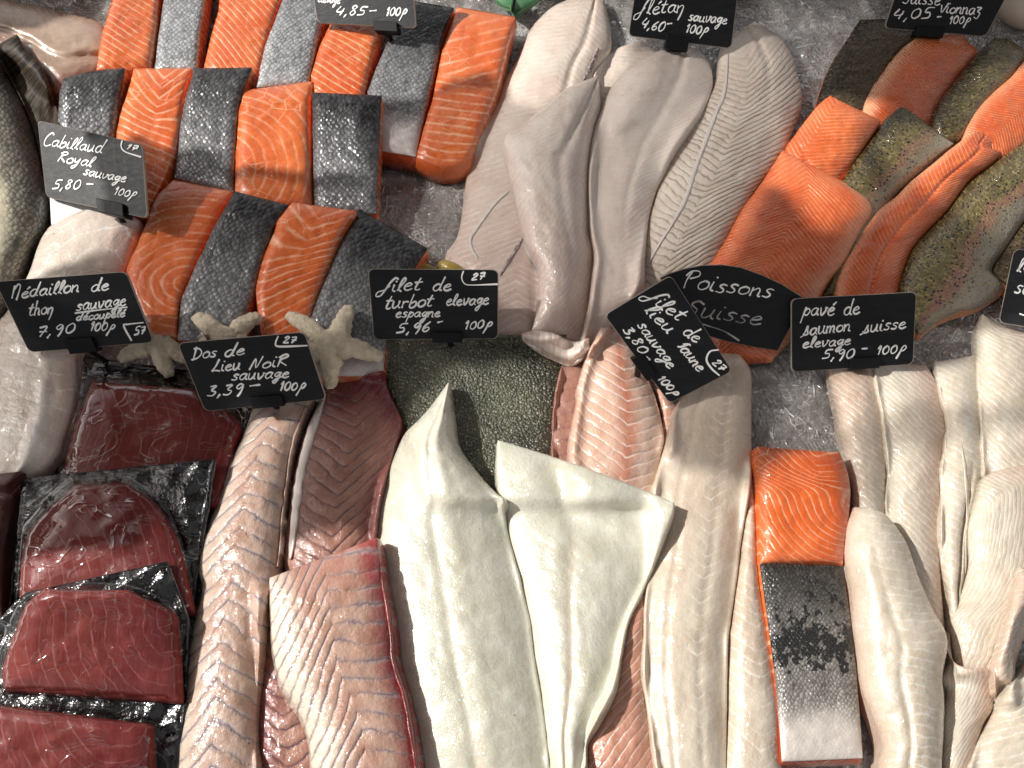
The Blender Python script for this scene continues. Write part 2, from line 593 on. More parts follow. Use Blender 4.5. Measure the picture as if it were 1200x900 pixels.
def simple(name, col, rough=.5, bump_sc=None, bump_str=.3, coat=0, spec=.5, var=.0, sss=0, dist=.0006, space='Object', blot=30):
    m = Mt(name)
    tc = m.n('ShaderNodeTexCoord')
    v = tc.outputs[space]
    c = col
    if var:
        c = m.mix(m.step(m.noise(v, blot, 4, .6), .3, .7), tuple(x * (1 - var) for x in col), tuple(min(1, x * (1 + var)) for x in col))
    nrm = None
    if bump_sc:
        nrm = m.bump(m.math('ADD', m.noise(v, bump_sc, 4, .6), m.math('MULTIPLY', m.noise(v, bump_sc * 4, 2), .3)), bump_str, dist)
    return m.fin(c, rough, nrm, coat, .1, sss, spec=spec)


M = {}
M['salmon'] = salmon_mat('salmon flesh')
M['salmon_fine'] = salmon_mat('salmon flesh fine lines', .0052, .34, .6)
M['char'] = flesh_mat('char flesh', (.60, .10, .024), (.72, .165, .05), (.82, .40, .22), (.86, .40, .20), .0036, .5, .6, .6, .0007, .34, .55, .22, .4, .1)
M['halibut'] = flesh_mat('halibut flesh', (.60, .49, .41), (.68, .585, .505), (.56, .38, .33), (.78, .71, .64), .0056, .5, .6, .5, .0016, .38, .6, .3, .55, .3, dome=.5)
M['halibut_ridge'] = flesh_mat('halibut ridged flesh', (.64, .54, .45), (.74, .65, .55), (.58, .42, .37), (.30, .22, .175), .0074, .5, .85, .95, .0032, .38, .55, .22, .5, .2, dome=1.0)
M['halibut_smooth'] = flesh_mat('halibut smooth flesh', (.63, .525, .455), (.72, .63, .56), (.56, .38, .33), (.84, .77, .70), .0046, .5, .65, .5, .002, .38, .6, .3, .55, .4, dome=.3)
M['white'] = flesh_mat('white turbot flesh', (.56, .54, .435), (.64, .625, .535), (.57, .43, .32), (.74, .75, .70), .012, .25, .3, .5, .004, .36, .95, .35, .7, .15, dome=.1, blot=40)
M['pollock'] = flesh_mat('dark pollock flesh', (.43, .265, .195), (.57, .42, .34), (.38, .11, .09), (.44, .38, .385), .0128, .55, .75, .9, .0036, .34, .55, .2, .5, .3, dark_line=(.20, .15, .16), dome=.9, pale=(.66, .58, .47), blot=60)
M['pollock_front'] = flesh_mat('front pollock flesh', (.45, .25, .18), (.56, .375, .29), (.36, .06, .055), (.43, .34, .34), .0112, .5, .8, .9, .0032, .34, .6, .2, .5, .3, dark_line=(.22, .15, .16), dome=.8, pale=(.70, .62, .50), blot=60)
M['pollock_red'] = flesh_mat('red pollock flesh', (.30, .14, .105), (.40, .22, .165), (.17, .022, .028), (.16, .085, .10), .0105, .28, .85, .95, .0024, .36, .5, .2, .5, .3, dark_line=(.07, .04, .055), dome=1.0)
M['pink'] = flesh_mat('pink fillet flesh', (.60, .37, .27), (.68, .48, .38), (.46, .17, .10), (.84, .72, .64), .0090, .24, .8, .7, .0022, .32, .65, .3, .5, .2, dome=.5)
M['cream'] = flesh_mat('cream fillet flesh', (.54, .455, .355), (.62, .545, .445), (.54, .35, .26), (.82, .77, .69), .0085, .3, .65, .5, .0022, .36, .55, .35, .6, .35, dome=.25, blot=34)
M['strip'] = flesh_mat('white strip flesh', (.54, .465, .365), (.62, .56, .465), (.54, .345, .255), (.78, .75, .68), .0058, .4, .6, .5, .0030, .34, .6, .35, .6, .35, dome=.4, blot=38)
M['cod'] = flesh_mat('cod flesh', (.63, .53, .44), (.71, .62, .54), (.56, .31, .26), (.86, .80, .74), .015, .16, .85, .6, .005, .32, .65, .3, .6, .12, dome=.35, blot=34)
M['tuna'] = flesh_mat('tuna flesh', (.15, .020, .020), (.23, .040, .038), (.30, .06, .045), (.50, .22, .20), .0088, .16, .5, .3, .0026, .45, .02, .1, .2, .2, dome=.1, spec=.12, flecks=0)
M['fish_pale'] = flesh_mat('pale belly flesh', (.36, .25, .19), (.46, .35, .26), (.20, .085, .065), (.60, .5, .42), .02, .2, .25, .4, .003, .34, .55, .2, .3, .1)
M['membrane'] = simple('silver membrane', (.64, .57, .53), .3, 400, .4, .5, sss=.2)
M['blood'] = simple('blood line', (.20, .03, .03), .3, 300, .5, .5, var=.4)
M['speck'] = simple('speckled line', (.32, .26, .25), .35, 700, .6, .4, var=.8, blot=500)
M['skin_salmon'] = skin_mat('salmon skin', (.004, .004, .005), (.29, .29, .30), (.62, .55, .53))
M['skin_silver'] = skin_mat('bright salmon skin', (.09, .095, .10), (.46, .475, .49), (.74, .72, .72))
M['skin_big'] = skin_mat('salmon skin with black marks', (.035, .033, .030), (.30, .28, .26), (.66, .60, .55), 400, .97)
M['skin_pale'] = simple('pale fish skin', (.45, .42, .41), .3, 350, .4, .4, var=.2)
M['skin_dark'] = simple('dark fish skin', (.05, .042, .036), .35, 350, .4, .4, var=.4)
M['trout'] = trout_mat('trout skin')
M['trout_dark'] = trout_mat('dark trout skin', (.012, .009, .006), (.080, .058, .034), (.12, .07, .05), (.07, .03, .025), coat=.05, spec=.25)
M['sea_bream'] = skin_mat('silver whole fish skin', (.06, .055, .05), (.34, .31, .25), (.74, .68, .50), 190, edge=.6)


def turbot_mat():
    m = Mt('turbot skin')
    sm, *_ = m.attr('sm')
    vo = m.voro(sm, 540, 'F1', .95)
    sg = m.n('ShaderNodeSeparateXYZ')
    m.set(sg.inputs[0], vo.outputs['Color'])
    n1 = m.noise(sm, 40, 4, .6)
    col = m.mix(m.step(n1, .35, .7), (.028, .031, .016), (.095, .095, .058))
    col = m.mix(m.math('MULTIPLY', m.step(vo.outputs['Distance'], .5, .1), m.math('POWER', sg.outputs[0], 2.0)), col, (.55, .55, .42))
    h = m.math('ADD', m.math('SUBTRACT', 1.0, vo.outputs['Distance']), m.math('MULTIPLY', m.noise(sm, 1500, 1), .4))
    return m.fin(col, .34, m.bump(h, 1.0, .0016), .5, .1, spec=.6)


M['turbot'] = turbot_mat()


def fin_mat():
    m = Mt('dark fin')
    sm, *_ = m.attr('sm')
    n = m.noise(m.scale(sm, (60, 700, 1)), 1, 3, .6)
    col = m.mix(m.step(n, .42, .62), (.012, .009, .007), (.085, .06, .038))
    return m.fin(col, .6, m.bump(n, .8, .0008), 0, .2, spec=.3)


M['fin'] = fin_mat()
M['shade_strip'] = simple('dark red brown shade', (.055, .014, .011), .4, 300, .4, .3, var=.4)  # colour of the piece that stands in for shade


def slate_mat():
    m = Mt('slate board')
    tc = m.n('ShaderNodeTexCoord')
    v = m.scale(tc.outputs['Object'], (60, 260, 260))
    n = m.noise(v, 1, 4, .65)
    col = m.mix(m.step(n, .3, .75), (.005, .005, .006), (.010, .010, .012))
    return m.fin(col, m.math('MULTIPLY_ADD', n, .25, .36), m.bump(n, .5, .0007), 0, .2, spec=.3)


M['slate'] = slate_mat()
M['slate_edge'] = simple('bare board edge', (.30, .26, .22), .6, var=.2)
M['chalk'] = simple('white pen', (.93, .93, .91), .6)
M['chalk_grey'] = simple('worn white pen', (.36, .36, .35), .7, var=.5, blot=120)
M['clip'] = simple('black plastic clip', (.006, .006, .007), .5, spec=.2)
M['starfish'] = simple('dry starfish', (.70, .60, .45), .8, 520, .9, 0, var=.16, dist=.002, blot=160)
M['bag'] = simple('black plastic tray bag', (.004, .004, .005), .22, 55, .5, .7, spec=.6, dist=.004)
M['leaf'] = simple('green leaf', (.045, .13, .055), .35, 90, .3, .3, var=.4)
M['pickle'] = simple('yellow pickle', (.42, .30, .055), .3, 120, .3, .5, var=.3)
M['shell'] = simple('white shell', (.58, .51, .41), .55, 90, .4, .1, var=.12)
M['foam'] = simple('white foam', (.80, .80, .79), .7, 700, .5)
M['wood'] = simple('dark wood', (.045, .03, .022), .5, 60, .4, 0, var=.4)
M['glint_fold'] = simple('pale film glint stroke', (.62, .60, .57), .12, coat=.8, spec=.9)  # pale colour paints glints along the film's folds
M['shade_cloth'] = simple('added shade cloth', (.50, .45, .38), .9)  # cloth of the added, unseen sheet and roof


def film_mat(name, haze=.06, sc=1.0, strength=1.0, gloss=.10, edge=.5):
    m = Mt(name)
    tc = m.n('ShaderNodeTexCoord')
    v = tc.outputs['Object']
    nz = m.n('ShaderNodeTexNoise')
    m.set(nz.inputs['Vector'], v)
    nz.inputs['Scale'].default_value = 22 * sc
    wv = m.n('ShaderNodeVectorMath', operation='MULTIPLY_ADD')
    m.set(wv.inputs[0], nz.outputs[1])
    wv.inputs[1].default_value = (.05 / sc,) * 3
    m.set(wv.inputs[2], v)
    e1 = m.voro(m.scale(wv.outputs[0], (1, 2.0, 1), .6), 55 * sc, 'DISTANCE_TO_EDGE')
    e2 = m.voro(m.scale(wv.outputs[0], (2.2, 1, 1), -.4), 130 * sc, 'DISTANCE_TO_EDGE')
    h = m.math('ADD', m.step(e1.outputs[0], 0, .22), m.math('MULTIPLY', m.step(e2.outputs[0], 0, .25), .55))
    h = m.math('ADD', h, m.math('MULTIPLY', m.noise(v, 160 * sc, 3), .6))
    nrm = m.bump(h, strength, .0018)
    tr = m.n('ShaderNodeBsdfTransparent')
    tr.inputs[0].default_value = (.94, .94, .94, 1)
    gl = m.n('ShaderNodeBsdfGlossy')
    gl.inputs['Roughness'].default_value = gloss
    gl.inputs['Color'].default_value = (1, 1, 1, 1)
    m.t.links.new(nrm, gl.inputs['Normal'])
    df = m.n('ShaderNodeBsdfDiffuse')
    df.inputs[0].default_value = (.90, .88, .86, 1)
    lw = m.n('ShaderNodeFresnel')
    lw.inputs[0].default_value = 1.45
    m.t.links.new(nrm, lw.inputs['Normal'])
    a = m.n('ShaderNodeMixShader')
    m.set(a.inputs[0], m.math('MINIMUM', m.math('MULTIPLY', lw.outputs[0], 1.6), .55))
    m.t.links.new(tr.outputs[0], a.inputs[1])
    m.t.links.new(gl.outputs[0], a.inputs[2])
    b = m.n('ShaderNodeMixShader')
    hz = m.math('ADD', m.math('MULTIPLY', m.step(e2.outputs[0], .07, .0), m.math('MULTIPLY', m.step(m.noise(v, 26, 2), .45, .65), edge)), haze)  # pale diffuse crease lines paint glints, over a faint haze
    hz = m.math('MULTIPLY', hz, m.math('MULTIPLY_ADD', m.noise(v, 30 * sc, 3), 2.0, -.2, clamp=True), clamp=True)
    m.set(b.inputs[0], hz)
    m.t.links.new(a.outputs[0], b.inputs[1])
    m.t.links.new(df.outputs[0], b.inputs[2])
    m.t.links.new(b.outputs[0], m.out.inputs[0])
    return m.m


M['film'] = film_mat('clear crumpled film', .10, 1.3, .8, .05, .55)


def wrap_mat():
    m = Mt('tight clear wrap')
    tc = m.n('ShaderNodeTexCoord')
    v = tc.outputs['Object']
    n1 = m.noise(m.scale(v, (1, 1.6, 1), .5), 26, 2, .5, 1.2)
    rid = m.math('ABSOLUTE', m.math('SUBTRACT', n1, .5))
    nrm = m.bump(m.math('ADD', m.noise(v, 34, 3), m.math('MULTIPLY', m.step(rid, .04, 0), .12)), .38, .004)
    tr = m.n('ShaderNodeBsdfTransparent')
    tr.inputs[0].default_value = (.97, .97, .97, 1)
    gl = m.n('ShaderNodeBsdfGlossy')
    gl.inputs['Roughness'].default_value = .05
    m.t.links.new(nrm, gl.inputs['Normal'])
    fr = m.n('ShaderNodeFresnel')
    fr.inputs[0].default_value = 1.28
    m.t.links.new(nrm, fr.inputs['Normal'])
    a = m.n('ShaderNodeMixShader')
    m.set(a.inputs[0], m.math('MINIMUM', m.math('ADD', fr.outputs[0], m.math('MULTIPLY', m.step(rid, .010, 0), .14)), .30))
    m.t.links.new(tr.outputs[0], a.inputs[1])
    m.t.links.new(gl.outputs[0], a.inputs[2])
    m.t.links.new(a.outputs[0], m.out.inputs[0])
    return m.m


M['wrap'] = wrap_mat()


def ice_mat():
    m = Mt('crushed ice')
    tc = m.n('ShaderNodeTexCoord')
    v = tc.outputs['Object']
    vo = m.voro(v, 90, 'F1', 1)
    sg = m.n('ShaderNodeSeparateXYZ')
    m.set(sg.inputs[0], vo.outputs['Color'])
    n = m.noise(v, 14, 4, .6)
    col = m.mix(m.step(n, .3, .7), (.30, .255, .22), (.52, .465, .42))
    col = m.mix(m.math('MULTIPLY', sg.outputs[0], .4), col, (.86, .84, .82))
    h = m.math('ADD', m.math('SUBTRACT', 1.0, vo.outputs['Distance']), m.math('MULTIPLY', m.noise(v, 260, 3), .5))
    return m.fin(col, .22, m.bump(h, .9, .004), .3, .1)


M['ice'] = ice_mat()

# ------------------------------------------------------------------ setting: ice bed, the back board of the counter, an unseen sheet and roof added to shade it
def sheet(name, x0, x1, y0, y1, zf, mat, n=(150, 130), depth=.02):
    X, Y = np.meshgrid(np.linspace(x0, x1, n[0]), np.linspace(y0, y1, n[1]))
    Z = zf(X, Y)
    T = np.stack([X, Y, Z], -1).reshape(-1, 3)
    faces, ring = slab_faces(n[1], n[0])
    b = T.copy()
    b[:, 2] -= depth
    mp = T[ring].copy()
    mp[:, 2] -= depth / 2
    return mesh_obj(name, np.concatenate([T, mp, b]), faces, mat)


tag(sheet('ice_bed', -.75, .75, -.55, .85, lambda x, y: -.004 + .0018 * vnoise(x * 45, y * 45, 3) + .0012 * vnoise(x * 110, y * 110, 4), M['ice']), kind='structure')
def film_z(x, y):
    wx, wy = x + .012 * vnoise(x * 22, y * 22, 31), y + .012 * vnoise(x * 22, y * 22, 32)
    r = lambda fx, fy, k: (1 - np.abs(vnoise(wx * fx + wy * fx * .45, wy * fy - wx * fy * .3, k))) ** 3
    return -.001 + .0034 * r(38, 60, 8) + .0026 * r(95, 62, 9) + .0016 * r(150, 190, 10)


def build_film():
    X, Y = np.meshgrid(np.linspace(-.63, .63, 440), np.linspace(-.36, .52, 310))
    T = np.stack([X, Y, film_z(X, Y)], -1).reshape(-1, 3)
    faces, ring = slab_faces(310, 440)
    b = T.copy()
    b[:, 2] -= .0005
    mp = T[ring].copy()
    mp[:, 2] -= .00025
    V_ = [T, mp, b]
    F_ = faces.tolist()
    n0, nf = sum(len(v) for v in V_), len(F_)
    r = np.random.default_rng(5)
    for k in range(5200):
        # little raised folds in drifts, coloured pale to paint the film's glints
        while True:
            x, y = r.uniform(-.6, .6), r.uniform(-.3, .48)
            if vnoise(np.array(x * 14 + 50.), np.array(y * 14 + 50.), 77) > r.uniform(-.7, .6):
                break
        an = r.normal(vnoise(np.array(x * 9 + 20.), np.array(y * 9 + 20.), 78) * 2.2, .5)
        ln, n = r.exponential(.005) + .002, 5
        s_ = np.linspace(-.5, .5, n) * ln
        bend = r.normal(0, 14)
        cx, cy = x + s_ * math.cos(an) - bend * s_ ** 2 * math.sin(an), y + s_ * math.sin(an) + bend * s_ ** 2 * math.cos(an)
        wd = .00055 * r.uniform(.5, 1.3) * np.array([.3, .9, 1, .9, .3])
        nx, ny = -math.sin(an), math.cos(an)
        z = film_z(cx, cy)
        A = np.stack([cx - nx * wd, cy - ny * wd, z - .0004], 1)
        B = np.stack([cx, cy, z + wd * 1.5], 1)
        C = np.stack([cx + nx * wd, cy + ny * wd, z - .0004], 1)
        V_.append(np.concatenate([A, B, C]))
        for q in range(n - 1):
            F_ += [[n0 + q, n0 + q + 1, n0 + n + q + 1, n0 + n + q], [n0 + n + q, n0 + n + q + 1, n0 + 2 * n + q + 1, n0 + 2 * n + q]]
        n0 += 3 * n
    o = mesh_obj('plastic_film', np.concatenate(V_), F_, [M['film'], M['glint_fold']], mat_idx=[0] * nf + [1] * (len(F_) - nf))
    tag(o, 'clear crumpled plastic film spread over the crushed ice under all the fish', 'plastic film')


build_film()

LIT = [
    # sunlit patches, as outlines on the photo; the added shade sheet has holes cut to let their light in
    [(-200, 150), (-200, 60), (60, 40), (110, -80), (740, -80), (722, 70), (680, 112), (640, 140), (606, 120), (585, 92), (520, 112), (500, 126), (452, 126),
     (448, 215), (365, 212), (280, 205), (275, 186), (205, 184), (190, 172), (172, 170), (178, 262), (160, 300), (120, 320), (40, 340), (-200, 360)],
    [(-200, 690), (0, 676), (60, 660), (190, 656), (214, 650), (258, 560), (296, 490), (330, 482), (352, 500), (340, 560), (330, 640), (400, 620), (436, 625), (442, 540),
     (470, 470), (520, 425), (600, 420), (660, 420), (676, 400), (760, 410), (776, 470), (782, 520), (800, 555), (850, 560), (885, 572), (900, 585), (950, 530),
     (985, 520), (990, 600), (1040, 585), (1040, 528), (1110, 520), (1150, 505), (1260, 500), (1300, 1000), (-200, 1000)],
    [(970, 440), (1020, 425), (1100, 425), (1130, 415), (1140, 385), (1300, 370), (1300, 470), (1150, 475), (1105, 470), (1060, 468), (1020, 492), (985, 505)],
    [(915, 150), (960, 105), (1040, 120), (1010, 180), (1030, 230), (1015, 262), (975, 285), (930, 230), (900, 215)],
    [(1100, 150), (1150, 80), (1300, 60), (1300, 250), (1190, 290), (1140, 260), (1090, 235), (1075, 200)],
    [(1030, 170), (1070, 140), (1110, 165), (1085, 195), (1050, 215)],
]


PART = [
    (.30, [(140, 205), (520, 240), (500, 330), (440, 420), (150, 400)]),
    (.35, [(880, 420), (990, 420), (990, 530), (885, 525)]),
    (.35, [(860, -40), (1010, -40), (960, 120), (930, 180)]),
    # lighter shade from a dither of holes cut in the added sheet: outline, share of light let through
    (.36, [(500, 120), (610, 110), (690, 60), (850, 20), (940, 60), (940, 160), (850, 330), (720, 360), (640, 390), (520, 320)]),
    (.25, [(770, 410), (890, 410), (890, 580), (800, 560)]),
    (.45, [(965, 430), (1300, 400), (1300, 620), (990, 620)]),
    (.38, [(440, 180), (560, 110), (560, 320), (440, 300)]),
    (.22, [(1040, 180), (1300, 150), (1300, 380), (1060, 400)]),
    (.20, [(-100, 360), (100, 330), (90, 470), (30, 570), (-100, 600)]),
]


def inside(px, py, poly):
    c = np.zeros(px.shape, bool)
    n = len(poly)
    for i in range(n):
        (xa, ya), (xb, yb) = poly[i], poly[(i + 1) % n]
        if ya == yb:
            continue
        k = ((ya > py) != (yb > py)) & (px < (xb - xa) * (py - ya) / (yb - ya) + xa)
        c ^= k
    return c


def build_added_shade():  # unseen sheet added to shape the sun, holes cut for each lit patch
    d = SUN_DIR
    a = np.cross([0, 0, 1.0], d)
    a /= np.linalg.norm(a)
    b = np.cross(d, a)
    cell, dist = .0022, .85
    n1, n2 = 600, 470
    I, J = np.meshgrid(np.arange(n1 + 1), np.arange(n2 + 1))
    cen = d * dist + np.array([0, .04, 0])
    G = cen + ((I - n1 / 2) * cell)[..., None] * a + ((J - n2 / 2) * cell)[..., None] * b
    Q = (G[:-1, :-1] + G[1:, 1:]) / 2
    t = (Q[..., 2] - .022) / d[2]
    px, py = project(Q - d * t[..., None])
    lit = np.zeros(px.shape, bool)
    for poly in LIT:
        lit |= inside(px, py, poly)
    ii, jj = np.meshgrid(np.arange(n1), np.arange(n2))
    dith = np.array([[0, 8, 2, 10], [12, 4, 14, 6], [3, 11, 1, 9], [15, 7, 13, 5]])[jj % 4, ii % 4] / 16 + 1 / 32
    for share, poly in PART:
        lit |= inside(px, py, poly) & (dith < share)
    idx = np.arange((n1 + 1) * (n2 + 1)).reshape(n2 + 1, n1 + 1)
    keep = ~lit
    f = np.stack([idx[:-1, :-1], idx[:-1, 1:], idx[1:, 1:], idx[1:, :-1]], -1)[keep]
    used, inv = np.unique(f, return_inverse=True)
    o = mesh_obj('added_shade', G.reshape(-1, 3)[used], inv.reshape(-1, 4), M['shade_cloth'], smooth=False)
    tag(o, kind='structure')


build_added_shade()
tag(sheet('added_roof', -.9, 1.5, .05, 1.5, lambda x, y: 1.45 + .12 * x + 0 * y, M['shade_cloth'], (4, 4), .02), kind='structure')  # unseen roof added to cut sky light and darken reflections


# ------------------------------------------------------------------ patterns of the muscle bands (t in metres)
def p_line(k=0.0, m0=None, st=1.0):
    return lambda u, v, x, y: (y + k * x, st, 0 if m0 is None else m0(u, v))


def p_chev(k=1.0, u0=0.0, st=1.0, m0=None, sgn=1):
    return lambda u, v, x, y: (sgn * y + k * np.sqrt((x - u0) ** 2 + 1e-5), st, 0 if m0 is None else m0(u, v))


def p_arc(cx, cy, st=1.0, m0=None, ax=1.0):
    return lambda u, v, x, y: (np.sqrt(((x - cx) * ax) ** 2 + (y - cy) ** 2), st, 0 if m0 is None else m0(u, v))


def p_w(k=1.0, a=.012, st=1.0, m0=None):
    """W shaped bands: down, up, down across the width"""
    def f(u, v, x, y):
        q = np.abs(((x / a + 100.5) % 2) - 1) * a
        return (y + k * q, st, 0 if m0 is None else m0(u, v))
    return f


def p_skin(a=0.0, b=1.0, st=1.0, axis='v'):
    return lambda u, v, x, y: (y, st, a + (b - a) * (v if axis == 'v' else (u + 1) / 2))


def p_mixed(top, k1, k2, cut=.45):
    """upper part with tight chevrons, lower part with slanting lines"""
    def f(u, v, x, y):
        a = .7 * y + k1 * np.abs(x - top)
        b = y + k2 * x
        s = 1 / (1 + np.exp(-(v - cut) * 18))
        return (a * (1 - s) + b * s, 1, .0)
    return f


# ------------------------------------------------------------------ the fish, from the lowest to the topmost
GS = 'salmon portions in the rows at the upper left'


def salmon(L, R, label, skin=False, pat=None, mat='salmon', smat='skin_salmon', th=.020, dome=.005, sk=(0, 1), **kw):
    kw = dict(dict(rigid=True, sharp=True, pu=8, pv=10, nu=36, nv=60, wob=.6, group=GS, bulge=.08), **kw)
    return piece('salmon_portion', L, R, M[mat], label, 'salmon portion', th=th, dome=dome,
                 pat=p_skin(*sk) if skin else pat, top_skin=M[smat] if skin else None, **kw)


# far left column
piece('fish_fillet', [(-70, -40), (0, -4), (40, 6), (80, 16), (116, 26), (128, 44)], [(-70, 90), (0, 66), (32, 84), (62, 112), (98, 100), (125, 88)], M['fish_pale'],
      'pale pink belly fillet lying behind the dark fin at the top left', 'fish fillet', th=.010, dome=.014,
      pat=lambda u, v, x, y: (y * .3 + x, .5, np.clip(u * 1.3 + .1 - v * .1, 0, 1)), zf=lambda u, v, x, y: -.004 * np.exp(-((u - .1) / .12) ** 2))
tray = piece('foam_tray', [(58, 222), (60, 262)], [(118, 226), (118, 270)], M['foam'], 'white foam tray corner between the silver fish and the cod fillet', 'tray',
             th=.02, dome=0, rigid=True, sharp=True, wob=0, nu=8, nv=8, rough=0)
bream = piece('whole_fish', [(-90, 20), (-100, 120), (-100, 240), (-95, 400)], [(-4, 58), (16, 99), (30, 128), (41, 165), (52, 203), (57, 240), (55, 262), (47, 282), (33, 312), (18, 348), (-4, 376)],
              M['sea_bream'], 'silver whole fish with dark scaly back cut off by the left edge', 'whole fish', th=.010, dome=.028, pu=2.2, one=False,
              pat=lambda u, v, x, y: (y, 1, np.clip(1.0 - .95 * np.clip((u - .3) / .7, 0, 1) + (v - .62) * .9, 0, .95)), wob=.5)
for c in list(bream.children):
    c.name = 'body'
cod = piece('cod_fillet', [(108, 243), (82, 252), (60, 264), (52, 274), (45, 288), (31, 325), (8, 365), (-2, 380), (-12, 430), (-16, 500), (-14, 566)],
            [(114, 244), (150, 252), (166, 262), (157, 287), (147, 318), (122, 350), (92, 405), (90, 440), (88, 475), (76, 515), (71, 531), (50, 557), (12, 574)],
            M['cod'], 'thick white cod fillet running down the left edge under two signs', 'fish fillet', th=.012, dome=.012, pu=2.2,
            pat=lambda u, v, x, y: (np.where(v < .42, 1, .8) * np.sqrt((x - .012) ** 2 * 1.3 + (y - .075) ** 2) + .2 * y, 1 - .5 * v, np.clip(u * 1.2 - .25, 0, 1) * np.clip(1.1 - v, .3, 1) - .9 * np.exp(-((u - .3) / .2) ** 2) * np.clip(v * 4 - 2, 0, 1)), rigid=True,
            zf=lambda u, v, x, y: .003 * np.exp(-((u - .25) / .14) ** 2) * np.clip(v * 3 - 1.2, 0, 1) * (1 + .5 * vnoise(y * 160, x * 160, 2)))
piece('fish_fillet', [(-40, 560), (-40, 720)], [(24, 552), (18, 600), (10, 640), (2, 720)], M['shade_strip'], 'dark reddish brown strip standing in for shade below the cod fillet at the left edge', 'fish fillet',  # shade stand-in, named like the fillets
      th=.008, dome=.006, pat=p_line(.3, lambda u, v: .6 + 0 * u))  # dark piece put where the tuna pack's shadow falls

# top row of salmon
salmon([(128, -50), (131, 0), (120, 38), (116, 60), (113, 82)], [(188, -50), (187, 0), (184, 35), (176, 84)], 'orange salmon portion with pale slanting lines, first in the back row from the left', pat=p_mixed(.0, 1.2, -.9, .2))
salmon([(196, -50), (192, 0), (184, 53), (180, 84)], [(246, -50), (241, 0), (235, 40), (231, 84)], 'bright silver skin-up salmon portion between the two leftmost orange ones of the back row', True, smat='skin_silver', sk=(.2, .75))
salmon([(260, -50), (256, 13), (248, 40), (238, 84)], [(338, -50), (330, 0), (316, 40), (301, 100)], 'orange salmon portion at the frame top with long slanting fat lines, between two silver skins', pat=p_line(-1.1))
salmon([(345, -50), (331, 0), (311, 53), (300, 102)], [(392, -50), (382, 10), (371, 53), (362, 98)], 'silver grey skin-up salmon portion left of the 4,85 sign', True, smat='skin_silver', sk=(.1, .8))
salmon([(396, 0), (387, 28), (375, 53), (364, 88), (367, 115)], [(452, 0), (446, 36), (439, 61), (426, 116)], 'small orange salmon portion below the clip of the 4,85 sign', pat=p_mixed(.004, .5, -.8, .3))
salmon([(478, 0), (460, 35), (441, 80), (431, 107), (436, 150), (446, 176)], [(532, 9), (519, 40), (508, 93), (499, 128), (487, 183)], 'skin-up salmon portion with dark back and pale folded end, right of the 4,85 sign', True, sk=(-.1, 1.08))
salmon([(536, 8), (519, 56), (507, 115), (496, 152), (488, 184)], [(604, 20), (596, 53), (583, 107), (573, 132), (550, 190)], 'long orange salmon portion at the right end of the back row beside the halibut', bow=(0, 8),
       pat=lambda u, v, x, y: (np.where(v > .45, np.maximum(y * .9, .062 + .9 * np.abs(x + .006)), .6 * y + .4 * x), np.clip(.35 + v * 1.2, 0, 1), 0))
# second row
salmon([(74, 92), (70, 107), (68, 144), (66, 175)], [(146, 80), (141, 112), (136, 149), (132, 178)], 'dark skin-up salmon portion behind the Cabillaud sign', True, sk=(.05, .75), bow=(3, 0))
salmon([(157, 80), (149, 107), (141, 133), (136, 160), (140, 250)], [(224, 80), (217, 115), (212, 149), (207, 181), (176, 250)], 'orange salmon portion with zigzag lines, right of the Cabillaud sign', pat=p_mixed(.002, .95, -.5, .32))
salmon([(228, 80), (217, 115), (211, 149), (204, 208)], [(295, 79), (285, 107), (280, 128), (276, 187), (273, 225)], 'long grey skin-up salmon portion whose lower end is in shade, in the second row', True, sk=(.05, .68))
salmon([(283, 106), (279, 128), (276, 187), (275, 240)], [(366, 95), (365, 133), (365, 229), (365, 245)], 'wide glossy orange salmon portion between two skin-up ones of the second row', pat=p_arc(-.06, .09, .6), dome=.007)
salmon([(366, 108), (367, 160), (368, 250)], [(447, 112), (445, 144), (441, 250)], 'black scaled skin-up salmon portion at the right end of the second row', True, sk=(.0, .62))
# third row
salmon([(203, 211), (183, 231), (173, 257), (160, 289), (148, 319), (156, 350), (172, 385), (181, 396)], [(271, 224), (251, 265), (232, 305), (213, 348), (207, 394)], 'darker orange salmon portion at the left end of the front row above the tuna sign',
       pat=p_arc(.02, .10, .7), sharp=False, th=.022)
salmon([(275, 224), (251, 265), (232, 305), (213, 348), (208, 398)], [(338, 240), (321, 271), (308, 308), (299, 340), (278, 402)], 'charcoal skin-up salmon portion with clear scales in the front row, left of the orange one', True, sk=(-.05, .78), th=.022)
salmon([(343, 237), (326, 258), (321, 273), (308, 305), (300, 340), (304, 375), (312, 402)], [(417, 247), (399, 279), (383, 319), (371, 351), (358, 402)], 'orange salmon portion between the two skin-up ones of the front row', pat=p_mixed(.0, .55, .7, .35), sharp=False, th=.022)
salmon([(421, 245), (399, 279), (383, 319), (371, 351), (361, 377), (362, 440)], [(501, 291), (487, 312), (470, 340), (455, 380), (448, 440)], 'skin-up salmon portion with black back corner, left of the turbot sign', True, sk=(-.12, .98), th=.018)

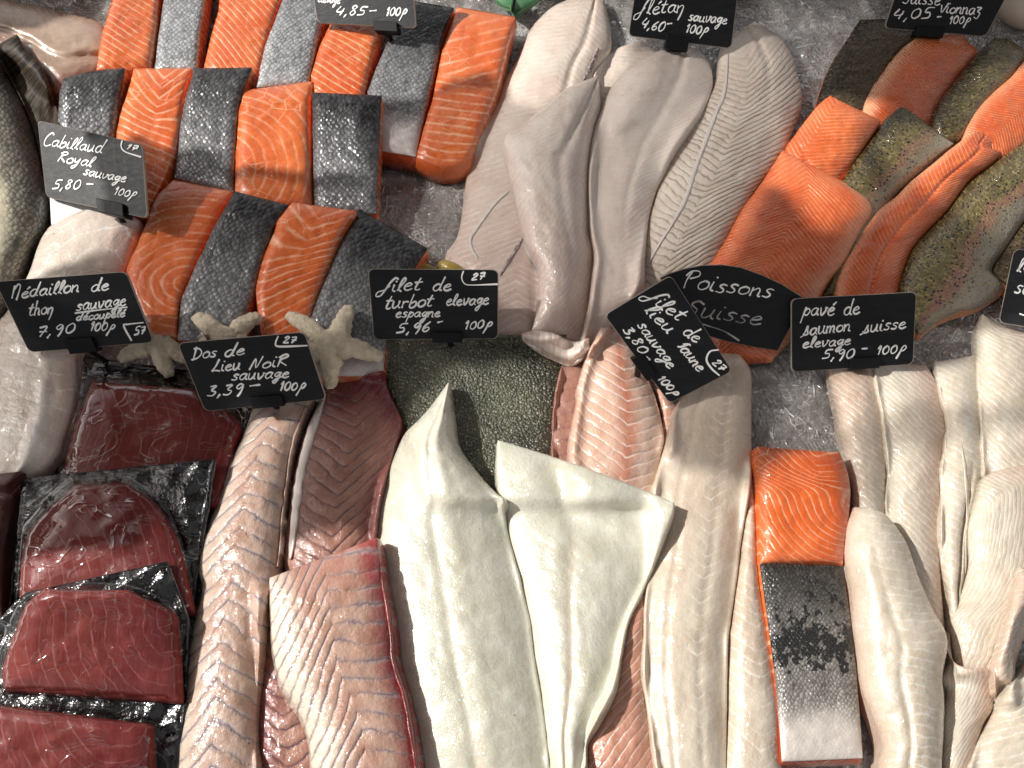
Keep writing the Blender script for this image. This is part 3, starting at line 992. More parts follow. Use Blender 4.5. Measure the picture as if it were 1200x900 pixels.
# halibut group at the top centre
GH = 'halibut fillets at the top centre'
hal = piece('halibut_fillet', [(684, -8), (653, 5), (635, 19), (621, 36), (608, 67), (592, 93), (580, 123), (563, 155), (556, 171), (548, 205), (537, 273), (522, 303), (535, 345), (560, 395)],
            [(706, -6), (712, 16), (716, 37), (715, 59), (700, 85), (695, 130), (688, 200), (680, 300), (660, 400)], M['halibut'],
            'long pale halibut fillet beside the salmon, its tip in the sun at the frame top', 'fish fillet', GH, skin=M['skin_pale'], th=.008, dome=.016, nv=120,
            pat=lambda u, v, x, y: (y * .9 - .55 * np.abs(x), .75, np.clip(v * 1.2 - .45, 0, .8)), zf=lambda u, v, x, y: -.0025 * np.exp(-((u - .35) / .07) ** 2))
ribbon('dark_seam', [(701, 56), (696, 70), (688, 88), (683, 95)], 5, M['speck'], hal)
ribbon('dark_seam', [(616, 272), (606, 290), (596, 306), (586, 322)], 4, M['speck'], hal)
ribbon('membrane', [(596, 224), (580, 238), (562, 262), (551, 280), (554, 294), (560, 302)], 4.5, M['membrane'], hal)
piece('halibut_fillet', [(752, 47), (722, 58), (700, 80), (694, 105), (702, 150)], [(764, 56), (778, 70), (772, 95), (752, 125), (728, 160)], M['halibut'],
      'small rounded halibut fillet tip tucked behind the middle ones', 'fish fillet', GH, th=.003, dome=.005, pat=p_line(.5))
h5 = piece('halibut_fillet', [(858, 42), (845, 56), (838, 100), (815, 132), (788, 170), (768, 230), (752, 290), (742, 345)],
           [(884, 25), (910, 40), (928, 65), (936, 92), (940, 118), (930, 152), (914, 188), (888, 222), (867, 256), (848, 288), (830, 325)], M['halibut_ridge'],
           'broad halibut fillet with deep ridges and a white seam, right of the 4,60 sign', 'fish fillet', GH, skin=M['skin_pale'], th=.008, dome=.014, nv=130, nu=60,
           pat=lambda u, v, x, y: (y + .75 * np.abs(x + .012 - .01 * np.sin(v * 3)), np.clip(1.1 - np.abs(u - .75) * .3, 0, 1) * np.clip(v * 5 - .3, .2, 1), np.clip(u - .6, 0, 1)),
           zf=lambda u, v, x, y: -.003 * np.exp(-((u - .35) / .1) ** 2) * np.clip(1 - v * 2, 0, 1))
ribbon('membrane', [(853, 62), (849, 106), (838, 135), (827, 165), (814, 200), (804, 232), (789, 260), (772, 287), (760, 308)], 5, M['membrane'], h5)
piece('halibut_fillet', [(703, 88), (672, 100), (658, 108), (611, 147), (591, 162), (596, 195), (604, 228), (613, 268), (618, 288), (632, 313), (631, 340), (628, 369), (624, 386)],
      [(701, 89), (704, 123), (700, 155), (695, 192), (694, 236), (697, 273), (704, 300), (699, 335), (694, 369), (684, 405)], M['halibut_smooth'],
      'smooth pinkish halibut fillet left of the middle, with a bright glossy left edge', 'fish fillet', GH, skin=M['skin_pale'], drape=24, th=.007, dome=.012, nv=120,
      pat=lambda u, v, x, y: (y * .7 + 1.2 * x, .5, np.clip(v * 1.1 - .4, 0, .7)), zf=lambda u, v, x, y: -.003 * np.exp(-((u - .25) / .12) ** 2) * np.clip(1.1 - v, 0, 1))
piece('halibut_fillet', [(790, 46), (772, 59), (739, 77), (717, 101), (704, 131), (694, 165), (690, 203), (690, 240), (692, 273), (697, 300), (693, 335), (688, 369), (680, 401), (676, 416)],
      [(796, 47), (827, 67), (835, 98), (822, 133), (804, 160), (788, 184), (774, 213), (768, 226), (760, 260), (756, 300), (755, 335), (744, 358), (716, 388), (690, 414)], M['halibut_smooth'],
      'smooth halibut fillet in the middle lying over the ridged one', 'fish fillet', GH, skin=M['skin_pale'], drape=24, th=.007, dome=.014, nv=120,
      pat=lambda u, v, x, y: (y * .8 + np.where(u > .1, 1.1, .3) * x, np.clip(.3 + u, .15, .8), np.clip(v * .9 - .4, 0, .6)), zf=lambda u, v, x, y: -.0022 * np.exp(-((u - .22) / .1) ** 2) * np.clip(1.2 - v * 1.6, 0, 1))

# Swiss trout / char at the upper right
GT = 'trout and char fillets at the upper right'


def char(L, R, label, pat, **kw):
    kw = dict(dict(th=.007, dome=.008, pu=2.5, sharp=False, wob=.7, rigid=True), **kw)
    return piece('char_fillet', L, R, M['char'], label, 'fish fillet', GT, pat=pat, skin=M['skin_dark'], **kw)


def trout(L, R, label, mat='trout', mk=(0, 1), st=1.0, **kw):
    kw = dict(dict(th=.007, dome=.010, pu=2.5, wob=.6, rigid=True), **kw)
    return piece('trout_fillet', L, R, M['char'], label, 'fish fillet', GT, top_skin=M[mat],
                 pat=lambda u, v, x, y: (y, st, mk[0] + (mk[1] - mk[0]) * (u + 1) / 2), **kw)


trout([(1008, 23), (995, 43), (979, 67), (965, 96), (957, 128), (960, 150)], [(1042, 22), (1078, 40), (1056, 61), (1036, 91), (1018, 125), (1010, 150)], 'dark brown spotted trout skin below the Suisse Vionnaz sign', 'trout_dark', (.1, .8), 0)
char([(1076, 42), (1053, 61), (1030, 91), (1014, 117), (1010, 150)], [(1128, 40), (1137, 51), (1145, 62), (1122, 91), (1102, 120), (1086, 158)], 'orange char fillet with pale side strip between two dark trout skins', lambda u, v, x, y: (y + .8 * np.abs(x + .004), .9, np.clip(-u * 2.2 - 1.1, 0, 1)))
trout([(1166, 44), (1147, 61), (1122, 91), (1103, 117), (1091, 143), (1096, 165)], [(1182, 45), (1204, 64), (1185, 92), (1160, 118), (1142, 146), (1120, 170)], 'olive spotted trout skin at the upper right edge beside the shell', 'trout', (.12, .5), 0)
char([(1222, 45), (1200, 71), (1184, 91), (1160, 112), (1139, 136), (1130, 160)], [(1262, 70), (1250, 120), (1215, 160), (1185, 185), (1160, 192)], 'bright orange char fillet cut off by the upper right edge', lambda u, v, x, y: (y - .9 * np.abs(x), .9, np.clip(-u * 2 - 1.3, 0, 1)))
char([(973, 112), (958, 124), (934, 155), (920, 175), (918, 200)], [(1032, 141), (1013, 171), (998, 195), (984, 214), (975, 226)], 'short orange char fillet above the widest one', lambda u, v, x, y: (y * .85 + .6 * np.abs(x + .015), 1, 0))
trout([(1055, 121), (1040, 136), (1019, 165), (1000, 192), (986, 212), (992, 262), (966, 345)], [(1117, 168), (1090, 192), (1066, 213), (1053, 226), (1040, 242), (1022, 275), (990, 350)], 'olive and pink trout skin between the orange char fillets', 'trout', (.15, .95), .8, sharp=True)
char([(917, 176), (908, 190), (893, 213), (880, 231), (867, 249), (851, 279), (832, 308), (818, 335), (830, 395), (848, 424)],
     [(990, 214), (1021, 240), (1010, 268), (1000, 288), (989, 308), (973, 327), (960, 347), (940, 380), (905, 420)], 'widest orange char fillet behind the Poissons Suisse sign',
     lambda u, v, x, y: (y * .9 - .8 * np.abs(x + .008), 1, np.clip(u * 2.2 - 1.5, 0, 1)), nv=110, nu=56, dome=.012)
char([(1142, 153), (1116, 173), (1093, 192), (1067, 213), (1051, 229), (1029, 247), (1008, 273), (992, 297), (984, 319), (980, 345), (985, 375)],
     [(1166, 162), (1162, 174), (1172, 178), (1160, 192), (1136, 211), (1109, 247), (1077, 281), (1065, 300), (1054, 337), (1050, 375)], 'long narrow orange char fillet beside the big spotted trout skin',
     lambda u, v, x, y: (y * .8 + .9 * np.abs(x - .003), .8, np.clip(-u * 2 - 1.2, 0, .9)), nv=110, dome=.009, zf=lambda u, v, x, y: -.0016 * np.exp(-((u - .1) / .08) ** 2))
trout([(1228, 235), (1195, 268), (1164, 316), (1176, 336), (1190, 352)], [(1262, 250), (1255, 300), (1235, 340), (1215, 352)], 'dark olive trout skin scrap behind the grey sign at the right edge', 'trout_dark', (.3, .9), 0)
trout([(1235, 140), (1203, 163), (1173, 184), (1136, 211), (1109, 247), (1077, 281), (1065, 302), (1054, 340), (1062, 372), (1076, 392)],
      [(1265, 190), (1235, 226), (1200, 260), (1180, 290), (1163, 317), (1178, 334), (1174, 342), (1148, 360), (1118, 368), (1092, 381), (1080, 392)], 'large silvery spotted trout skin with a red stripe at the right edge', 'trout', (.2, 1.0), 1.0, nv=110, dome=.013)

# turbot and the white fillets at the bottom centre
piece('turbot_fillet', [(446, 392), (452, 440), (462, 468), (474, 502), (500, 590)], [(664, 392), (657, 440), (649, 480), (647, 530), (655, 590)], M['pink'], 'square dark green turbot fillet with grainy skin below the turbot sign', 'fish fillet',
      th=.006, dome=.006, top_skin=M['turbot'], pu=6, pv=8, pat=p_skin(), wob=1)
piece('turbot_fillet', [(668, 405), (655, 440), (649, 480), (647, 530), (652, 560)], [(700, 410), (688, 440), (682, 480), (676, 530), (680, 560)], M['pollock_red'], 'narrow brownish turbot edge right of the green skin', 'fish fillet',
      th=.005, dome=.004, pat=p_line(.4, None, .3))
piece('fillet_tip', [(612, 391), (626, 387), (648, 390), (672, 400), (690, 396)], [(613, 395), (630, 408), (652, 419), (672, 424), (692, 412)], M['halibut_smooth'],
      'curled white fillet end folded over the corner of the turbot skin', 'fish fillet', th=.004, dome=.009, pu=2, pv=2, nu=30, nv=50, gap=.001, wob=.5)
piece('pollock_fillet', [(764, 425), (770, 460), (776, 490), (775, 530)], [(800, 430), (786, 463), (792, 480), (790, 530)], M['pink'], 'small pink fillet edge below the tilted sign', 'fish fillet', th=.006, dome=.004, pat=p_line(.3, lambda u, v: .5 + 0 * u))
piece('pollock_fillet', [(704, 384), (690, 412), (678, 450), (677, 467), (672, 493), (667, 531), (668, 590)], [(738, 384), (750, 420), (762, 450), (771, 475), (778, 512), (774, 540), (768, 590)], M['pink'],
      'glossy pink fillet with white zigzag lines left of the tilted sign', 'fish fillet', th=.010, dome=.014, pu=2.2,
      pat=lambda u, v, x, y: (y + np.where(x < .006, .8, .35) * np.abs(x - .006), 1, np.clip(1 - np.abs(u - .25) * 3, 0, 1)))
piece('pollock_fillet', [(756, 685), (733, 735), (718, 800), (692, 860), (682, 940)], [(758, 685), (756, 740), (757, 820), (766, 870), (775, 940)], M['pink'],
      'salmon pink fillet end with pale streaks at the bottom between two white fillets', 'fish fillet', th=.010, dome=.008, pat=p_line(1.4, lambda u, v: .7 + 0 * u))
piece('pollock_fillet', [(879, 545), (870, 627), (857, 730), (853, 753), (852, 860), (850, 945)], [(882, 540), (888, 600), (890, 640), (893, 675), (897, 710), (905, 748), (912, 800), (917, 835), (915, 873), (918, 945)], M['cream'],
      'pale pinkish long fillet beside the black and silver salmon skin', 'fish fillet', th=.010, dome=.012, pat=p_chev(.9, .004, .8, lambda u, v: np.clip(.75 - v, 0, 1)), nv=110)
piece('pollock_fillet', [(832, 413), (814, 438), (798, 467), (789, 482), (784, 507), (776, 533), (770, 556), (764, 580), (766, 640), (756, 695), (755, 740), (753, 785), (757, 820), (763, 860), (768, 900), (773, 945)],
      [(866, 415), (879, 433), (880, 460), (880, 493), (881, 528), (880, 568), (870, 627), (864, 675), (857, 727), (853, 753), (852, 820), (851, 900), (850, 945)], M['cream'],
      'long cream fillet running down from the tilted sign to the bottom edge', 'fish fillet', th=.009, dome=.015, nv=130, skin=M['skin_pale'],
      pat=lambda u, v, x, y: (y + .8 * np.abs(x - .006), np.clip(1 - np.abs(u - .25) * 2.5, .1, 1), np.clip(.35 - v * .6, 0, .4)),
      zf=lambda u, v, x, y: -.0009 * np.exp(-((u + .45) / .07) ** 2) - .0007 * np.exp(-((u - .35) / .09) ** 2))
piece('turbot_fillet', [(584, 516), (583, 557), (586, 584), (594, 616), (608, 675), (612, 690), (621, 727), (628, 780), (635, 820), (640, 860), (644, 900), (648, 945)],
      [(790, 589), (787, 604), (773, 643), (760, 677), (754, 692), (737, 727), (728, 767), (720, 809), (704, 841), (689, 868), (686, 900), (684, 945)], M['white'],
      'white triangular fillet with a wide slanted top corner and dark skin edge', 'fish fillet', th=.012, dome=.012, nv=130, nu=60, skin=M['skin_dark'], wob=.8, bow=(4, 0), pu=2.3,
      pat=lambda u, v, x, y: (y + .4 * x, .5, .7 * np.exp(-((u + .12) / .08) ** 2) * np.clip(v * 2 - .2, 0, 1)),
      zf=lambda u, v, x, y: -.0045 * np.exp(-((v - .15 - .05 * u) / .05) ** 2) * np.clip(1.2 - np.abs(u), 0, 1) - .0014 * np.exp(-((u + .1) / .1) ** 2) + .0016 * np.exp(-((u - .3) / .25) ** 2) * np.clip(v * 3 - .8, 0, 1))
piece('turbot_fillet', [(525, 448), (508, 472), (492, 491), (474, 509), (460, 539), (449, 563), (441, 600), (439, 627), (446, 700), (462, 790), (480, 850), (498, 945)],
      [(526, 448), (528, 462), (532, 493), (538, 523), (561, 555), (583, 579), (594, 586), (591, 597), (596, 627), (609, 675), (612, 690), (621, 727), (628, 780), (635, 820), (640, 860), (644, 900), (648, 945)], M['white'],
      'large white fillet with a pointed tip lying on the turbot skin', 'fish fillet', th=.010, dome=.018, nv=140, skin=M['skin_pale'], nu=60, wob=.7, pu=2.2,
      pat=lambda u, v, x, y: (y + .4 * np.abs(x), .6, .6 * np.exp(-((u + .05) / .05) ** 2) * np.clip(v * 2 - .9, 0, 1)),
      zf=lambda u, v, x, y: -.0014 * np.exp(-((u + .12) / .07) ** 2) * np.clip(v * 3, 0, 1) + .0010 * np.exp(-((u - .15) / .14) ** 2))

# dark pollock (lieu noir) at the lower left
piece('pollock_fillet', [(298, 690), (302, 760), (302, 860), (300, 945)], [(350, 690), (362, 800), (376, 870), (392, 945)], M['pollock_red'], 'reddish brown fillet showing in the gap between the two banded ones', 'fish fillet',
      th=.008, dome=.006, pat=p_chev(.8, -.002, 1, lambda u, v: np.clip(-u, 0, 1)))
d2 = piece('pollock_fillet', [(382, 450), (378, 470), (364, 491), (353, 520), (344, 560), (339, 600), (333, 651), (340, 700)], [(448, 434), (456, 460), (471, 493), (466, 517), (451, 563), (443, 600), (440, 640), (444, 700)], M['pollock_red'],
           'reddish dark banded fillet with a silver strip, beside the green turbot skin', 'fish fillet', th=.009, dome=.011, nu=56, skin=M['skin_dark'],
           pat=lambda u, v, x, y: (y + np.where(x < .001, .75, 1.1) * np.abs(x - .001), np.clip(1.2 - np.abs(u - .1) * .8, 0, 1), np.clip(1.0 - v * 2.6, 0, 1) + .6 * np.clip(u * 3 - 1.6, 0, 1)))
ribbon('silver_strip', [(381, 462), (368, 496), (358, 530), (349, 570), (345, 612), (340, 655)], 11, M['membrane'], d2, .0014)
d1 = piece('pollock_fillet', [(300, 468), (284, 512), (268, 547), (254, 588), (240, 627), (232, 662), (237, 690), (229, 724), (225, 748), (220, 780), (218, 815), (213, 852), (210, 890), (206, 945)],
           [(366, 462), (348, 512), (340, 547), (333, 600), (327, 667), (315, 705), (308, 732), (305, 767), (302, 807), (301, 860), (301, 945)], M['pollock'],
           'long tan fillet with dark zigzag bands below the Lieu Noir sign', 'fish fillet', th=.012, dome=.014, nv=150, nu=60, pu=2.2, skin=M['skin_dark'],
           pat=lambda u, v, x, y: (y - np.where(x < -.004, 1.25, .5) * np.abs(x + .004), 1, -.75 * np.clip(-u * 2.5 - 1.3, 0, 1) + .3 * np.clip(.25 - np.abs(u + .3), 0, 1) * 2))
ribbon('seam', [(362, 476), (348, 512), (341, 547), (334, 600), (328, 664)], 7, M['pollock'], d1, .0022, taper=False)
d3 = piece('pollock_fillet', [(316, 677), (317, 713), (320, 761), (329, 799), (345, 825), (359, 852), (366, 895), (371, 945)],
           [(441, 630), (450, 680), (459, 727), (464, 775), (477, 815), (485, 852), (493, 900), (499, 945)], M['pollock_front'],
           'thick orange brown fillet with zigzag bands and a dark red edge, at the bottom', 'fish fillet', th=.020, dome=.012, nv=120, nu=60, pu=2.6, wob=1.2, rigid=True, skin=M['skin_dark'],
           pat=lambda u, v, x, y: (y + np.where(x < .0, 1.5 * x, -.2 * x), 1, np.clip(u * 3 - 1.6, 0, 1) + .5 * np.clip(.2 - v, 0, 1) * 4 - 1.1 * np.clip(-u * 2.6 - .9 + .5 * (v - .5), 0, 1)))
ribbon('blood_line', [(446, 652), (452, 690), (458, 730), (463, 775), (474, 812), (481, 850), (488, 900), (493, 940)], 9, M['blood'], d3, .0025)

# the strips and the last salmon at the lower right
GP = 'white fish strips at the lower right'


def strip(L, R, label, pat, **kw):
    kw = dict(dict(th=.006, dome=.012, pu=2.2, wob=1.0, nv=100), **kw)
    return piece('fish_strip', L, R, M[kw.pop('mat', 'strip')], label, 'fish fillet', GP, pat=pat, **kw)


strip([(970, 428), (972, 448), (979, 483), (982, 507), (992, 547), (997, 581), (1000, 640)], [(1024, 424), (1028, 448), (1031, 472), (1037, 501), (1040, 533), (1039, 565), (1038, 640)], 'pinkish strip below the salmon sign, leftmost of the white strips',
      p_line(-1.0, lambda u, v: np.clip(.9 - v, 0, 1) * .8))
strip([(1026, 424), (1026, 448), (1033, 483), (1037, 517), (1040, 552), (1038, 597), (1050, 660), (1075, 745)], [(1086, 428), (1098, 450), (1102, 467), (1108, 504), (1105, 525), (1102, 565), (1103, 613), (1102, 675), (1108, 745)],
      'wide white strip with fine slanting grain, second from the salmon sign', p_line(-1.2, lambda u, v: np.clip(u, 0, 1)), nv=120)
s3 = strip([(1096, 424), (1099, 449), (1109, 498), (1108, 511), (1102, 553), (1102, 582), (1101, 636), (1104, 671), (1110, 702), (1113, 735)], [(1142, 416), (1146, 449), (1149, 493), (1154, 549), (1150, 570), (1138, 622), (1134, 664), (1128, 700), (1130, 735)],
           'narrow white strip with a reddish groove between two wider ones', p_line(-.8), nv=120, zf=lambda u, v, x, y: -.004 * np.exp(-((u - .45) / .12) ** 2) * np.clip(v * 4 - 1.4, 0, 1))
ribbon('groove', [(1127, 522), (1131, 550), (1134, 590), (1133, 630), (1132, 672)], 4, M['cream'], s3, .0005)
strip([(1152, 368), (1144, 386), (1143, 404), (1146, 456), (1149, 502), (1153, 570)], [(1172, 380), (1200, 388), (1228, 400), (1230, 470), (1226, 580)], 'broad cream strip hanging below the grey sign at the right edge',
      p_line(-1.1, lambda u, v: np.clip(u * .8, 0, 1)), dome=.014)
piece('salmon_portion', [(888, 523), (887, 547), (889, 600), (891, 660)], [(984, 530), (994, 556), (996, 590), (988, 660)], M['salmon_fine'], 'lone orange salmon portion above the black and silver skin, lower right', 'salmon portion', 'pair of salmon portions at the lower right',
      th=.022, dome=.007, rigid=True, pu=7, pv=8, nu=44, nv=60, wob=.5, pat=lambda u, v, x, y: ((.6 * y - .3 * x + .5 * np.abs(x - .01)) * (1 - 1 / (1 + np.exp(-(v - .3) * 22))) + (np.sqrt((x - .032) ** 2 + .00012 + (y - .045) ** 2) + .3 * y) / (1 + np.exp(-(v - .3) * 22)), .9, .5 * np.clip(.6 - v, 0, 1)))
piece('salmon_portion', [(890, 657), (893, 676), (900, 727), (909, 793), (917, 892)], [(987, 657), (989, 670), (995, 713), (1003, 780), (1011, 888)], M['salmon'], 'skin-up salmon portion with black marks fading to white, at the lower right', 'salmon portion', 'pair of salmon portions at the lower right',
      th=.016, dome=.003, rigid=True, sharp=True, pu=10, pv=12, nu=40, nv=70, wob=.4, top_skin=M['skin_big'],
      pat=lambda u, v, x, y: (y, np.exp(-((v - .42) / .17) ** 2) * 1.3 + np.exp(-((v - .12) / .1) ** 2) * .6, np.clip(v * 1.15 - .05, 0, 1)))
strip([(1152, 560), (1149, 566), (1142, 590), (1134, 622), (1135, 658), (1128, 689), (1119, 711), (1113, 728), (1116, 760), (1122, 792)], [(1165, 552), (1200, 545), (1235, 548), (1240, 620), (1240, 690), (1205, 735), (1185, 800)], 'big ribbed white piece at the right edge above the knotted scraps',
      lambda u, v, x, y: (x * 1.6 + .35 * y + .8 * np.clip(.3 - v, 0, 1) * .05, np.clip(1 - u * .6, .2, 1), np.clip(u * .8, 0, 1)), dome=.014, nu=60, rigid=True)
strip([(1106, 738), (1104, 752), (1111, 774), (1101, 796), (1109, 812), (1104, 844), (1102, 945)], [(1112, 742), (1121, 778), (1160, 784), (1166, 804), (1162, 832), (1148, 860), (1130, 945)], 'ragged white strip with torn top running down to the bottom edge',
      p_line(2.0, lambda u, v: np.clip(u * 1.2, 0, 1)), dome=.008)
strip([(1196, 664), (1184, 710), (1172, 755), (1164, 780), (1166, 822)], [(1232, 680), (1202, 722), (1190, 760), (1190, 800), (1192, 826)], 'twisted pale membrane scrap between the ribbed piece and the corner piece', p_line(1.0, lambda u, v: .5 + 0 * u), dome=.010)
strip([(1206, 770), (1192, 792), (1174, 816), (1156, 850), (1146, 870), (1136, 900), (1126, 945)], [(1245, 770), (1250, 850), (1250, 945)], 'ribbed white piece filling the lower right corner', p_arc(-.05, -.04, 1), dome=.012)
strip([(1002, 594), (992, 614), (988, 637), (990, 667), (996, 690), (997, 713), (1003, 767), (1009, 809), (1024, 847), (1031, 873), (1028, 900), (1026, 945)],
      [(1020, 595), (1038, 603), (1053, 621), (1064, 640), (1078, 680), (1093, 713), (1107, 738), (1110, 760), (1105, 793), (1107, 825), (1104, 900), (1104, 945)], 'big glossy white piece in front of the strips, beside the black and silver skin',
      lambda u, v, x, y: (y - .25 * x + .5 * np.clip(-x, 0, 1), np.clip(u * 1.5 + .6, 0, 1) * .9, np.clip(-u * .8 - .3, 0, .4)), dome=.017, th=.012, nv=130, nu=60, rigid=True,
      zf=lambda u, v, x, y: -.0015 * np.exp(-((u - .0) / .1) ** 2) * np.clip(v * 2 - .1, 0, 1))


# ------------------------------------------------------------------ tuna packs
def tuna_pack(bag, steak, label, th=.011, arc=(.0, .06), crease=None, k=0):
    bl, br = bag
    sl, sr = steak
    cxy = W(np.array([(sl[0][0] + sr[-1][0]) / 2]), np.array([(sl[0][1] + sr[-1][1]) / 2]), np.array([.01]))[0]
    rt = root('tuna_pack', cxy, label, 'tuna pack', 'vacuum packed tuna steaks at the left')
    for o in (piece('bag', bl, br, M['bag'], None, None, th=.003, dome=.002, rigid=True, sharp=True, wob=1.2, nu=50, nv=50, rough=0, pu=8, pv=10,
                    zf=lambda u, v, x, y: .0022 * np.clip(np.maximum(np.abs(u), np.abs(2 * v - 1)) * 3 - 1.8, 0, 1) * vnoise(x * 130 + y * 60, y * 150, 21 + k)),
              piece('tuna_steak', sl, sr, M['tuna'], None, None, th=th, dome=.004, rigid=True, pu=7, pv=9, nu=44, nv=44, wob=.5,
                    pat=lambda u, v, x, y: (np.sqrt((x - arc[0]) ** 2 * 1.2 + (y - arc[1]) ** 2), np.clip(.9 - u * .25, 0, 1), np.clip(.5 - u, 0, .6) * .6), gap=-.001)):
        ow = np.array(o.location)
        o.parent = rt
        o.location = ow - np.array(rt['_o'])
    # clear wrap stretched over steak and bag
    n1, n2 = 60, 60
    tv, tu = np.linspace(0.02, .98, n2), np.linspace(-.97, .97, n1)
    l, r = resample(bl, tv, True), resample(br, tv, True)
    kk = ((tu + 1) / 2)[None, :, None]
    P = l[:, None] * (1 - kk) + r[:, None] * kk
    H = surf(P[..., 0], P[..., 1])
    Z = np.maximum(blur(H, 6), H) + .0012
    Z = np.maximum(blur(Z, 2), H + .0007)
    T = W(P[..., 0], P[..., 1], Z).reshape(-1, 3)
    faces, ring = slab_faces(n2, n1)
    b = T.copy()
    b[:, 2] -= .0002
    mp = T[ring].copy()
    mp[:, 2] -= .0001
    mesh_obj('clear_wrap', np.concatenate([T, mp, b]), faces, M['wrap'], rt)
    lay(P, Z)
    return rt


tuna_pack(([(88, 416), (84, 470), (66, 545), (60, 590)], [(232, 436), (298, 482), (280, 522), (262, 590)]), ([(108, 447), (95, 480), (80, 528), (70, 590)], [(226, 456), (276, 492), (270, 524), (254, 590)]),
          'dark red tuna pack farthest back, below the tuna sign', arc=(-.2, .03), k=0)
tuna_pack(([(27, 560), (20, 620), (12, 715)], [(252, 538), (247, 575), (226, 715)]), ([(88, 568), (48, 605), (28, 640), (22, 715)], [(146, 566), (180, 590), (204, 635), (224, 715)]),
          'dark red tuna pack with a loose black top edge, second from the back', arc=(-.05, .06), k=1)
tuna_pack(([(30, 694), (-12, 735), (-24, 850)], [(196, 658), (221, 727), (218, 850)]), ([(52, 690), (30, 710), (18, 740), (4, 782), (4, 806)], [(150, 692), (198, 716), (203, 740), (207, 780), (209, 819)]),
          'lighter red sunlit tuna pack, third from the back', arc=(.045, .02), k=2)
tuna_pack(([(-30, 802), (-40, 945)], [(220, 824), (205, 945)]), ([(-24, 824), (-30, 945)], [(173, 849), (178, 945)]),
          'deep red tuna pack in the lower left corner', arc=(.03, -.01), k=3)

# fin of the whole fish
f = piece('fin', [(-10, 56), (2, 76), (18, 104), (32, 134), (43, 168), (52, 205)], [(20, 40), (30, 59), (48, 77), (57, 99), (67, 128), (70, 150)], M['fin'], None, None, th=.004, dome=.006, nu=30, nv=60, pat=p_line(), gap=.002)
f.parent = bream
f.location = np.array(f.location) - np.array(bream['_o'])


# ------------------------------------------------------------------ starfish
def starfish(c, tips, label, seed, r0=.0102, r1=.0038):
    """five round tapering arms grown from one skinned skeleton"""
    pts = [c] + list(tips)
    base = float(np.percentile(surf(np.array([p[0] for p in pts]), np.array([p[1] for p in pts])), 75))
    o3 = W(np.array([c[0]]), np.array([c[1]]), np.array([base + .007]))[0]
    V_, E_, R_ = [np.zeros(3)], [], [r0 * 1.25]
    rnd = random.Random(seed)
    for tx, ty in tips:
        t3 = W(np.array([tx]), np.array([ty]), np.array([base + .004]))[0] - o3
        prev = 0
        for f in (.22, .45, .7, .9, 1.0):
            p = t3 * f + np.array([0, 0, .006 * math.sin(f * math.pi)]) + np.array([rnd.uniform(-1, 1), rnd.uniform(-1, 1), 0]) * .0007
            V_.append(p)
            E_.append((prev, len(V_) - 1))
            prev = len(V_) - 1
            R_.append((r0 * 1.08 + (r1 - r0) * f) * (1 if f < 1 else .75))
    me = bpy.data.meshes.new('starfish')
    me.from_pydata([tuple(v) for v in V_], E_, [])
    me.materials.append(M['starfish'])
    o = bpy.data.objects.new('starfish', me)
    COL.objects.link(o)
    o.location = o3
    sk = o.modifiers.new('skin', 'SKIN')
    sk.use_smooth_shade = True
    for i, r in enumerate(R_):
        me.skin_vertices[0].data[i].radius = (r, r * .8)
    me.skin_vertices[0].data[0].use_root = True
    sb = o.modifiers.new('sub', 'SUBSURF')
    sb.levels = sb.render_levels = 3
    tx = bpy.data.textures.new('starfish bumps', 'VORONOI')
    tx.noise_scale = .0045
    dp = o.modifiers.new('bumps', 'DISPLACE')
    dp.texture = tx
    dp.strength = -.0019
    dp.mid_level = .4
    tag(o, label, 'starfish', 'dried starfish behind the signs')


starfish((187, 405), [(200, 364), (140, 424), (222, 424), (199, 442), (160, 375)], 'dry beige starfish between the tuna sign and the Lieu Noir sign', 1)
starfish((268, 402), [(228, 371), (305, 371), (318, 420), (268, 445), (222, 420)], 'dry starfish half hidden behind the Lieu Noir sign, two arm tips showing', 2)
starfish((393, 408), [(337, 369), (411, 360), (449, 420), (386, 456), (345, 436)], 'whole dry starfish right of the Lieu Noir sign', 3)


# ------------------------------------------------------------------ small things around the edge
def blob(name, c, rx, ry, rz, mat, label, cat, group=None, rot=0.0, z=None, pw=2.0):
    bm = bmesh.new()
    bmesh.ops.create_uvsphere(bm, u_segments=40, v_segments=24, radius=1)
    z = float(surf(np.array(c[0]), np.array(c[1]))) if z is None else z
    o3 = W(np.array([c[0]]), np.array([c[1]]), np.array([z + rz * .8]))[0]
    V_, F_ = [], [[v.index for v in f.verts] for f in bm.faces]
    for v in bm.verts:
        x, y, zz = v.co
        bend = .25 * rx * x * x
        k = 1 - .35 * abs(x) ** 2 * (x > 0)
        p = np.array([x * rx, y * ry * k + bend * .4, zz * rz * k])
        p = p * (1 + .03 * float(vnoise(np.array(x * 4 + 9), np.array(y * 4 + zz * 3 + 9), 6)))
        ca, sa = math.cos(rot), math.sin(rot)
        V_.append(o3 + np.array([p[0] * ca - p[1] * sa, p[0] * sa + p[1] * ca, p[2]]))
    bm.free()
    return tag(mesh_obj(name, V_, F_, mat), label, cat, group)


